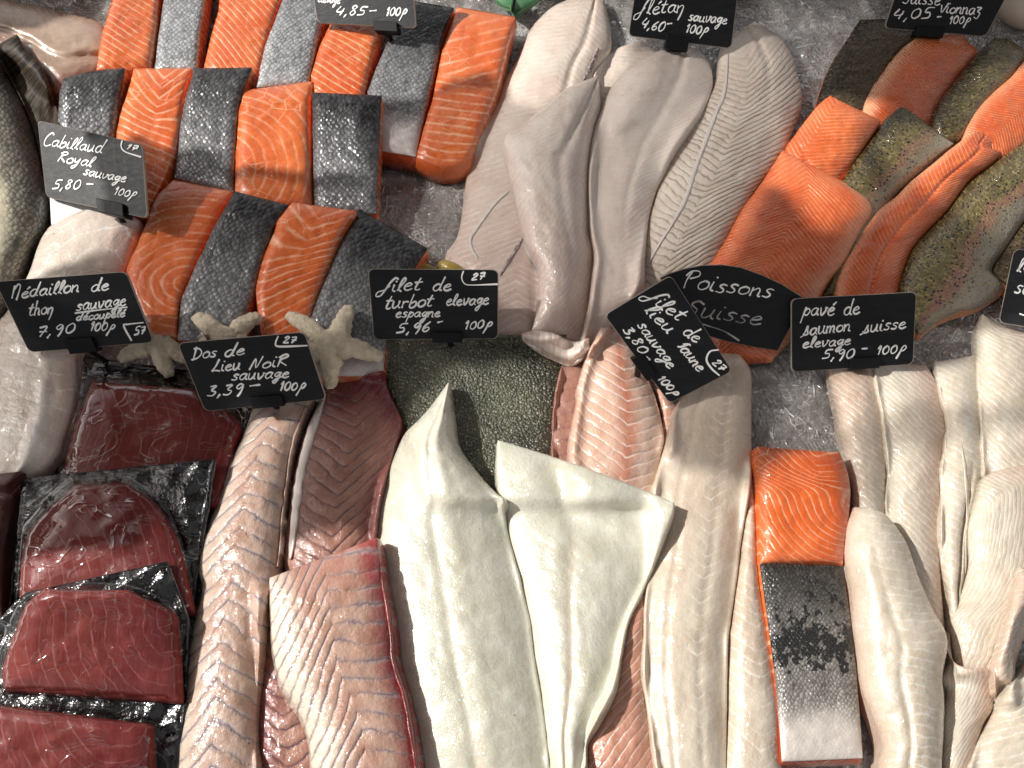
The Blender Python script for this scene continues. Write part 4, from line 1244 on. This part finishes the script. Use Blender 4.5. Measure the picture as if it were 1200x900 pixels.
blob('pickled_pepper', (492, 316), .015, .0055, .006, M['pickle'], 'yellow pickled pepper poking out behind the turbot sign, nearer the salmon', 'pickle', 'yellow peppers behind the turbot sign', -.15)
blob('pickled_pepper', (530, 317), .013, .006, .0065, M['pickle'], 'yellow pickled pepper poking out behind the turbot sign, nearer the halibut', 'pickle', 'yellow peppers behind the turbot sign', -.5)
blob('shell', (1204, 4), .030, .027, .020, M['shell'], 'round off-white shell in the upper right corner beside the Suisse Vionnaz sign', 'shell')
piece('leaf', [(640, -40), (612, -12), (598, 8), (603, 19)], [(660, -30), (634, -2), (618, 10), (604, 20)], M['leaf'], 'pointed green leaf hanging in at the top above the salmon row', 'leaf', th=.0012, dome=.004, gap=.012, wob=0, nu=20, nv=30)
piece('leaf', [(560, -40), (572, -14), (584, 4), (598, 10)], [(600, -40), (600, -20), (602, -4), (599, 11)], M['leaf'], 'dark green leaf tucked left of the pointed one at the top', 'leaf', th=.0012, dome=.004, gap=.008, wob=0, nu=20, nv=30)
a, b = W(np.array([560.]), np.array([4.]), np.array([.004]))[0], W(np.array([1000.]), np.array([-2.]), np.array([.004]))[0]
bm = bmesh.new()
bmesh.ops.create_cube(bm, size=1)
for v in bm.verts:
    v.co = Vector((v.co.x * 1.5, v.co.y * .02, v.co.z * .03))
bmesh.ops.bevel(bm, geom=bm.edges[:], offset=.003, segments=2, affect='EDGES')
o = mesh_obj('counter_rail', [np.array(v.co) + np.array([.05, b[1] + .022, .012]) for v in bm.verts], [[v.index for v in f.verts] for f in bm.faces], M['wood'], smooth=False)
bm.free()
tag(o, kind='structure')

# ------------------------------------------------------------------ handwriting (baseline 0, x-height 1)
G = {
    'a': (.95, [[(.8, .85), (.5, 1), (.15, .75), (.1, .3), (.35, 0), (.65, .25), (.8, .85)], [(.8, .95), (.76, .3), (.98, .02)]]),
    'b': (.85, [[(.2, 2), (.12, 1), (.12, .1), (.5, 0), (.78, .4), (.6, .9), (.15, .6)]]),
    'c': (.8, [[(.75, .85), (.45, 1), (.1, .6), (.15, .15), (.45, 0), (.8, .2)]]),
    'd': (1.0, [[(.75, .85), (.45, 1), (.12, .7), (.1, .25), (.4, 0), (.7, .35), (.95, 2.0)], [(.95, 2.0), (.78, .6), (.8, .1), (1.0, .05)]]),
    'e': (.85, [[(.1, .5), (.5, .6), (.7, .8), (.45, 1), (.12, .65), (.15, .2), (.45, 0), (.85, .2)]]),
    'é': (.85, [[(.1, .5), (.5, .6), (.7, .8), (.45, 1), (.12, .65), (.15, .2), (.45, 0), (.85, .2)], [(.5, 1.35), (.78, 1.7)]]),
    'f': (.8, [[(1.0, 1.8), (.75, 2), (.5, 1.4), (.3, 0), (.05, -.7), (-.3, -.6), (-.2, -.1), (.5, .3)], [(.15, 1), (.8, 1.05)]]),
    'g': (.9, [[(.75, .85), (.45, 1), (.12, .6), (.35, .2), (.7, .6), (.78, .95)], [(.8, 1.0), (.7, -.3), (.4, -1), (.15, -.7), (.8, .05), (1.0, .1)]]),
    'ρ': (.9, [[(.35, .25), (.75, .35), (.95, .8), (.7, 1.1), (.45, .8), (.3, 0), (.05, -.9)]]),
    'h': (.9, [[(.2, 2), (.1, 0)], [(.1, .6), (.45, 1), (.68, .7), (.68, .1), (.85, 0)]]),
    'i': (.42, [[(.12, 1), (.12, .2), (.38, 0)], [(.2, 1.45), (.24, 1.55)]]),
    'l': (.5, [[(.05, .15), (.5, 1.5), (.42, 2), (.22, 1.6), (.15, .4), (.45, 0)]]),
    'm': (1.2, [[(.05, 1), (.08, 0)], [(.08, .6), (.35, 1), (.52, .7), (.5, 0)], [(.5, .6), (.8, 1), (.97, .7), (.95, .1), (1.15, 0)]]),
    'n': (.85, [[(.05, 1), (.08, 0)], [(.08, .6), (.45, 1), (.65, .7), (.65, .1), (.85, 0)]]),
    'ñ': (.85, [[(.05, 1), (.08, 0)], [(.08, .6), (.45, 1), (.68, .8), (.6, -.1), (.4, -1.0)]]),
    'o': (.85, [[(.45, 1), (.1, .7), (.12, .2), (.45, 0), (.8, .3), (.75, .8), (.45, 1), (.6, .85)]]),
    'p': (.85, [[(.25, 1.15), (.1, 0), (0, -.95)], [(.2, .7), (.5, 1), (.8, .65), (.55, .1), (.2, .2)]]),
    'r': (.7, [[(.1, 1), (.12, 0)], [(.12, .6), (.35, .95), (.65, .9)]]),
    's': (.75, [[(.7, .9), (.4, 1), (.2, .75), (.6, .35), (.45, .02), (.05, .1)]]),
    'ʃ': (.8, [[(-.15, -.25), (.2, .1), (.5, 1.25), (.55, .6), (.7, .15), (.3, 0), (.1, .2)]]),
    't': (.7, [[(.42, 1.8), (.2, .3), (.45, 0), (.65, .15)], [(.0, 1.15), (.7, 1.2)]]),
    'u': (.95, [[(.05, 1), (.1, .2), (.35, 0), (.65, .4), (.7, 1)], [(.7, 1), (.72, .2), (.95, 0)]]),
    'v': (.85, [[(.05, 1), (.3, 0), (.7, .6), (.65, 1), (.9, .9)]]),
    'y': (.85, [[(.05, 1), (.15, .4), (.45, .35), (.7, 1)], [(.7, 1), (.6, -.2), (.3, -.9), (.05, -.6), (.7, 0)]]),
    'z': (.85, [[(.05, 1), (.7, .95), (.3, .4), (.7, .1), (.5, -.7), (.0, -.5)]]),
    'C': (1.1, [[(.95, 1.75), (.6, 2), (.15, 1.2), (.2, .3), (.6, 0), (1.1, .3)]]),
    'D': (1.2, [[(.3, 1.9), (.25, .05), (.05, .0)], [(.05, 1.7), (.7, 1.6), (1.1, .9), (.8, .2), (.1, -.1)]]),
    'F': (.8, [[(1.2, 1.9), (.9, 2.1), (.55, 1.4), (.25, .1), (.0, -.6), (-.4, -.6), (-.35, 0), (.2, .3), (.6, .9)]]),
    'J': (.7, [[(.7, 1.7), (.55, .4), (.35, 0)], [(.3, .9), (.7, 1.7), (.9, 1.6)]]),
    'L': (1.0, [[(.6, 1.9), (.35, .8), (.0, .05), (.4, .15), (1, 0)]]),
    'M': (1.0, [[(.1, 1.7), (.1, 0)], [(.1, 1.2), (.45, 1.9), (.75, 1.5), (.68, -.3)]]),
    'N': (1.1, [[(.0, .1), (.35, 1.7), (.6, .2), (1, 1.9)]]),
    'P': (1.1, [[(.3, 1.9), (.2, .9), (.3, 0)], [(.0, 1.4), (.25, 1.95), (.8, 2), (.95, 1.5), (.4, 1.1)]]),
    'R': (1.0, [[(.25, 2), (.1, 0)], [(.0, 1.6), (.6, 2), (.85, 1.6), (.2, 1), (.95, 0)]]),
    'r2': (1.0, []),
    'S': (1.0, [[(.95, 1.5), (.5, 1.8), (.2, 1.3), (.75, .7), (.55, .02), (.0, .2)]]),
    'V': (.8, [[(.0, 1.3), (.3, 0), (.9, 1.7)]]),
    '0': (.9, [[(.5, 1.4), (.15, 1), (.15, .3), (.45, 0), (.8, .4), (.75, 1.1), (.5, 1.4)]]),
    '1': (.5, [[(.05, 1.05), (.32, 1.5), (.26, 0)]]),
    '2': (.85, [[(.1, 1.1), (.4, 1.45), (.65, 1.1), (.1, .05), (.8, .05)]]),
    '3': (.8, [[(.1, 1.35), (.6, 1.4), (.3, .8), (.7, .5), (.5, .02), (.05, .1)]]),
    '4': (.9, [[(.35, 1.4), (.08, .6), (.5, .5), (.8, .7)], [(.78, 1.1), (.6, 0)]]),
    '5': (.85, [[(.85, 1.45), (.3, 1.4), (.2, .85), (.6, .8), (.65, .2), (.05, .05)]]),
    '6': (.8, [[(.6, 1.4), (.2, .8), (.15, .2), (.45, 0), (.7, .35), (.5, .65), (.2, .4)]]),
    '7': (.85, [[(.1, 1.35), (.7, 1.4), (.35, .05)], [(.2, .75), (.8, .7)]]),
    '8': (.85, [[(.7, 1.2), (.4, 1.4), (.2, 1.1), (.65, .4), (.4, 0), (.15, .35), (.7, 1.2)]]),
    '9': (.85, [[(.7, 1.2), (.4, 1.4), (.15, 1.0), (.4, .7), (.7, 1.1), (.65, .2), (.5, -.3)]]),
    ',': (.4, [[(.25, .15), (.1, -.35)]]),
    '-': (.8, [[(.1, .7), (.75, .78)]]),
    '.': (.3, [[(.1, .05), (.16, .1)]]),
    "'": (.3, [[(.1, 1.6), (.2, 1.9)]]),
    ' ': (.7, []),
}


def strokes(text, p0, p1, xh, slant=.26, rnd=None):
    """handwritten text along a baseline from p0 to p1, x-height xh, in the photo's measure"""
    adv, out = 0.0, []
    for ch in text:
        wd, st = G[ch]
        j = rnd.uniform(-.07, .07)
        sc = rnd.uniform(.92, 1.1)
        for s in st:
            out.append([((x + adv + slant * y * sc), y * sc + j) for x, y in s])
        adv += wd + .10
    d = np.array(p1, float) - np.array(p0, float)
    L_ = np.linalg.norm(d)
    d /= L_
    up = np.array([d[1], -d[0]])
    kx = L_ / max(adv - .1, .1)
    return [[np.array(p0) + d * x * kx + up * y * xh for x, y in s] for s in out]


def sign(quad, items, label, clip=None, tilt=50, shape=None, marks=(), chalk='chalk', seed=0, wmm=1.1, yaw=0.0, extra=.004, worn=()):
    q = np.array(quad, float)
    c = q.mean(0)
    a, yw = math.radians(tilt), math.radians(yaw)
    n = np.array([math.cos(a) * math.sin(yw), -math.cos(a) * math.cos(yw), math.sin(a)])

    def px(s, t):
        s, t = np.asarray(s, float), np.asarray(t, float)
        return ((1 - s) * (1 - t))[..., None] * q[0] + (s * (1 - t))[..., None] * q[1] + (s * t)[..., None] * q[2] + ((1 - s) * t)[..., None] * q[3]
    S, Tt = np.meshgrid(np.linspace(0, 1, 24), np.linspace(0, 1, 20))
    pp = px(S, Tt)
    hs_ = surf(pp[..., 0], pp[..., 1])
    zc = .02
    for _ in range(80):
        p0 = W(c[:1], c[1:], np.array([zc]))[0]
        d = rays(pp[..., 0], pp[..., 1])
        k = ((p0 - CAM) @ n) / (d @ n)
        w3 = CAM + d * k[..., None]
        if ((w3[..., 2] - hs_) > extra).all():
            break
        zc += .002

    def at(s, t, off=0.0):
        return atp(px(s, t), off)

    def atp(p, off=0.0):
        d = rays(p[..., 0], p[..., 1])
        return CAM + d * (((p0 + n * off - CAM) @ n) / (d @ n))[..., None]
    ctr = at(np.array(.5), np.array(.5))
    rt = root('price_sign', ctr, label, 'price sign', 'handwritten slate price signs')
    if shape is None:
        r1, r2, pts = .045, .075, []
        for cx, cy, a0 in ((1 - r1, r2, -90), (1 - r1, 1 - r2, 0), (r1, 1 - r2, 90), (r1, r2, 180)):
            for k in range(6):
                an = math.radians(a0 + k * 18)
                pts.append((cx + r1 * math.cos(an), cy + r2 * math.sin(an)))
        pts = np.array(pts)
    else:
        pts = np.array(shape)
    m = len(pts)
    front = at(pts[:, 0], pts[:, 1])
    inset = front + (ctr - front) * .012 + n * .0004
    back = front - n * .0018
    F = [tuple(range(m))[::1]] + [(i, (i + 1) % m, m + (i + 1) % m, m + i) for i in range(m)] + [(m + i, m + (i + 1) % m, 2 * m + (i + 1) % m, 2 * m + i) for i in range(m)] + [tuple(range(3 * m - 1, 2 * m - 1, -1))]
    board = mesh_obj('board', np.concatenate([inset, front, back]), F, [M['slate'], M['slate_edge']], rt, None, [0] + [1] * m + [1] * m + [0], smooth=False)
    # writing
    rnd = random.Random(seed)
    wid = np.linalg.norm(at(np.array(1.), np.array(.5)) - at(np.array(0.), np.array(.5)))
    ux = at(np.array(.51), np.array(.5)) - at(np.array(.49), np.array(.5))
    for group_items, matn in ((items, chalk), (worn, 'chalk_grey')):
        V_, F_, z = [], [], 0
        polys = []
        for it in group_items:
            if isinstance(it[0], str):
                polys += strokes(*it, rnd=rnd)
            else:
                polys.append(it)
        for s in polys:
            L_ = resample([tuple(q_) for q_ in s], max(6, len(s) * 6))
            w3 = atp(L_, .0007 + z * 8e-6)
            z += 1
            tg = np.gradient(w3, axis=0)
            tg /= np.maximum(np.linalg.norm(tg, axis=1), 1e-9)[:, None]
            nn = np.cross(n, tg)
            hw = wmm * .001 / 2 * (1 + .28 * np.sin(np.linspace(0, 5, len(w3)) + z) + .1 * rnd.uniform(-1, 1))
            w3 = np.vstack([w3[:1] - tg[:1] * hw[0] * .6, w3, w3[-1:] + tg[-1:] * hw[-1] * .6])
            nn = np.vstack([nn[:1], nn, nn[-1:]])
            hw = np.concatenate([[hw[0] * .4], hw, [hw[-1] * .4]])
            b0 = len(V_)
            for p, q_, h in zip(w3, nn, hw):
                V_ += [p + q_ * h, p - q_ * h]
            F_ += [(b0 + 2 * i, b0 + 2 * i + 1, b0 + 2 * i + 3, b0 + 2 * i + 2) for i in range(len(w3) - 1)]
        if V_:
            # keep only what lies on the board
            mesh_obj('lettering', V_, F_, M[matn], rt, smooth=False)
    if clip:
        s0, s1, t0, t1 = clip
        V_ = []
        for off in (.0045, -.006):
            for s, t in ((s0, t0), (s1, t0), (s1, t1), (s0, t1)):
                V_.append(at(np.array(s), np.array(t), 0) + n * off)
        F_ = [(0, 1, 2, 3), (7, 6, 5, 4), (0, 4, 5, 1), (1, 5, 6, 2), (2, 6, 7, 3), (3, 7, 4, 0)]
        co = mesh_obj('clip', V_, F_, M['clip'], rt, smooth=False)
        bv = co.modifiers.new('bevel', 'BEVEL')
        bv.width = .0006
        bv.segments = 2
        pc = (np.array(V_[2]) + np.array(V_[3]) + np.array(V_[6]) + np.array(V_[7])) / 4 + np.array([.0, .002, .002])
        e = np.array([pc[0] + .004, pc[1] + .010, -.004])
        if pc[2] > .004:
            vv, ff = [], []
            for k, p in enumerate((pc, e)):
                for j in range(8):
                    an = j * math.pi / 4
                    vv.append(p + np.array([math.cos(an) * .0022, math.sin(an) * .0014, 0]))
            ff = [(j, (j + 1) % 8, 8 + (j + 1) % 8, 8 + j) for j in range(8)] + [tuple(range(8)), tuple(range(15, 7, -1))]
            mesh_obj('stem', vv, ff, M['clip'], rt, smooth=False).parent = co
    return rt


sign([(44, 141), (167, 169), (173, 256), (54, 231)],
     [('Cabillaud', (49, 170), (119, 179), 7.5), ('Royal', (67, 189), (107, 195), 6.5), ('sauvage', (97, 204), (146, 214), 6), ('5,80', (61, 221), (93, 222), 7.5), ('-', (98, 220), (107, 221), 7), ('100ρ', (133, 228), (158, 231), 5.5),
      ('17', (147, 174), (159, 177), 4), [(143, 165), (142, 172), (147, 178), (165, 184)]], 'grey sunlit sign reading Cabillaud Royal sauvage 5,80', (.54, .80, .88, 1.06), seed=1, tilt=60, yaw=-48)
sign([(-6, 330), (148, 318), (181, 401), (34, 413)],
     [('Médaillon', (13, 350), (92, 342), 7.5), ('de', (106, 342), (127, 339), 7.5), ('thoñ', (33, 370), (62, 367), 7.5), ('sauvage', (89, 364), (147, 358), 7), ('découpelé', (89, 376), (146, 371), 4.8), ('7,90', (42, 395), (87, 390), 8),
      ('100ρ', (105, 388), (133, 387), 6.5), ('57', (157, 393), (170, 391), 6), [(154, 399), (145, 382), (150, 380), (168, 378)], [(88, 367), (118, 363), (149, 360)]], 'black sign reading Médaillon de thon 7,90 above the tuna', (.33, .55, .86, 1.06), seed=2)
sign([(208, 402), (357, 389), (383, 468), (240, 482)],
     [('Dos', (224, 421), (253, 418), 7), ('de', (262, 418), (286, 415), 7), ('Lieu', (248, 436), (281, 433), 7), ('NoiR', (292, 434), (336, 428), 7), ('sauvage', (271, 446), (338, 442), 6.5), ('3,39', (242, 465), (284, 461), 8), ('-', (288, 458), (302, 457), 7),
      ('100ρ', (327, 458), (356, 457), 6.5), ('27', (331, 402), (346, 402), 5), [(326, 394), (323, 402), (327, 406), (360, 405)]], 'black sign reading Dos de Lieu Noir sauvage 3,39', (.40, .66, .86, 1.02), seed=3)
sign([(431, 315), (584, 316), (584, 397), (438, 398)],
     [('Filet', (447, 342), (492, 340), 8), ('de', (506, 341), (528, 340), 8), ('turbot', (450, 362), (506, 359), 7.5), ('elevage', (522, 358), (572, 357), 7), ('espagne', (463, 372), (515, 371), 6), ('5,96', (464, 391), (503, 388), 7.5), ('-', (511, 383), (518, 382), 7),
      ('100ρ', (544, 386), (575, 384), 6.5), ('27', (552, 328), (567, 327), 5), [(543, 318), (541, 325), (544, 332), (552, 334), (583, 333)]], 'black sign reading Filet de turbot 5,96 over the green skin', (.47, .71, .89, 1.04), seed=4)
FAN = [(.00, .15), (.06, .10), (.16, .05), (.28, .01), (.42, .0), (.55, .03), (.70, .12), (.84, .23), (1.0, .40), (.81, 1.0), (.65, .96), (.45, .89), (.25, .79), (.08, .66), (.0, .60)]
sign([(774, 310), (944, 310), (944, 411), (774, 411)],
     [('Poissons', (797, 337), (903, 349), 10)], 'black fan-shaped sign reading Poissons Suisse', None, seed=5, shape=FAN, extra=.004,
     worn=[('Suisse', (800, 368), (890, 382), 10), [(824, 380), (848, 388), (866, 399)]])
sign([(786, 322), (858, 435), (785, 473), (708, 369)],
     [('Filet', (757, 350), (795, 376), 8), ('de', (799, 390), (815, 402), 8), ('lieu', (754, 364), (782, 391), 8), ('Jaune', (792, 404), (818, 436), 7.5), ('sauvage', (746, 381), (784, 432), 7), ('3,80', (729, 386), (751, 415), 7.5), ('-', (753, 419), (757, 424), 7),
      ('100ρ', (770, 444), (790, 464), 6), ('27', (834, 425), (845, 435), 5.5), [(842, 410), (832, 412), (828, 422), (834, 432), (843, 440)]], 'black sign turned on its corner reading Filet de lieu Jaune 3,80', (.47, .71, .90, 1.07), seed=6, extra=.012)
sign([(927, 350), (1074, 342), (1070, 427), (927, 436)],
     [('pavé', (940, 370), (977, 369), 9), ('de', (988, 369), (1007, 367), 9), ('ʃaumon', (940, 393), (996, 388), 8), ('ʃuisse', (1010, 390), (1061, 384), 7.5), ('elevage', (940, 408), (996, 404), 6.3), ('5,90', (963, 421), (1000, 419), 7.5), ('-', (1007, 414), (1015, 414), 7),
      ('100ρ', (1027, 416), (1060, 413), 6.5)], 'black sign reading pavé de saumon suisse 5,90', (.47, .71, .86, 1.01), seed=7, tilt=52)
sign([(360, -48), (482, -42), (488, 33), (372, 27)],
     [('elevage', (372, 2), (398, 4), 5), ('4,85', (392, 17), (427, 18), 7.5), ('-', (430, 18), (439, 18), 7), ('100ρ', (452, 18), (475, 18), 6.5)], 'dark sign cut off at the top reading 4,85 over the salmon row', (.58, .82, .94, 1.10), seed=8, tilt=58, yaw=-24)
sign([(749, -42), (868, -32), (857, 57), (736, 42)],
     [('Flétañ', (748, 17), (801, 14), 8.5), ('sauvage', (806, 24), (851, 28), 6.5), ('4,60', (750, 32), (777, 37), 8), ('-', (780, 33), (786, 33), 7), ('100ρ', (803, 38), (828, 40), 7)],
     'black sign reading flétan sauvage 4,60 above the halibut', (.36, .58, .93, 1.12), seed=9)
sign([(1062, -46), (1198, -40), (1155, 43), (1036, 33)],
     [('Suisse', (1057, 4), (1101, 6), 7.5), ('Vionnaz', (1101, 15), (1149, 17), 7), ('4,05', (1045, 22), (1090, 22), 8.5), ('-', (1096, 24), (1102, 24), 6), ('100ρ', (1112, 28), (1136, 27), 6)],
     'black sign reading Suisse Vionnaz 4,05 at the upper right', (.30, .58, .93, 1.08), seed=10)
sign([(1188, 292), (1330, 300), (1318, 402), (1170, 378)],
     [('le', (1191, 319), (1208, 318), 8), ('sau', (1188, 343), (1218, 346), 9), ('3,', (1194, 368), (1212, 370), 11)], 'grey sign cut off by the right edge above the cream strip', None, seed=11, tilt=60, yaw=-48)

for o in list(bpy.data.objects):
    if '_o' in o:
        del o['_o']
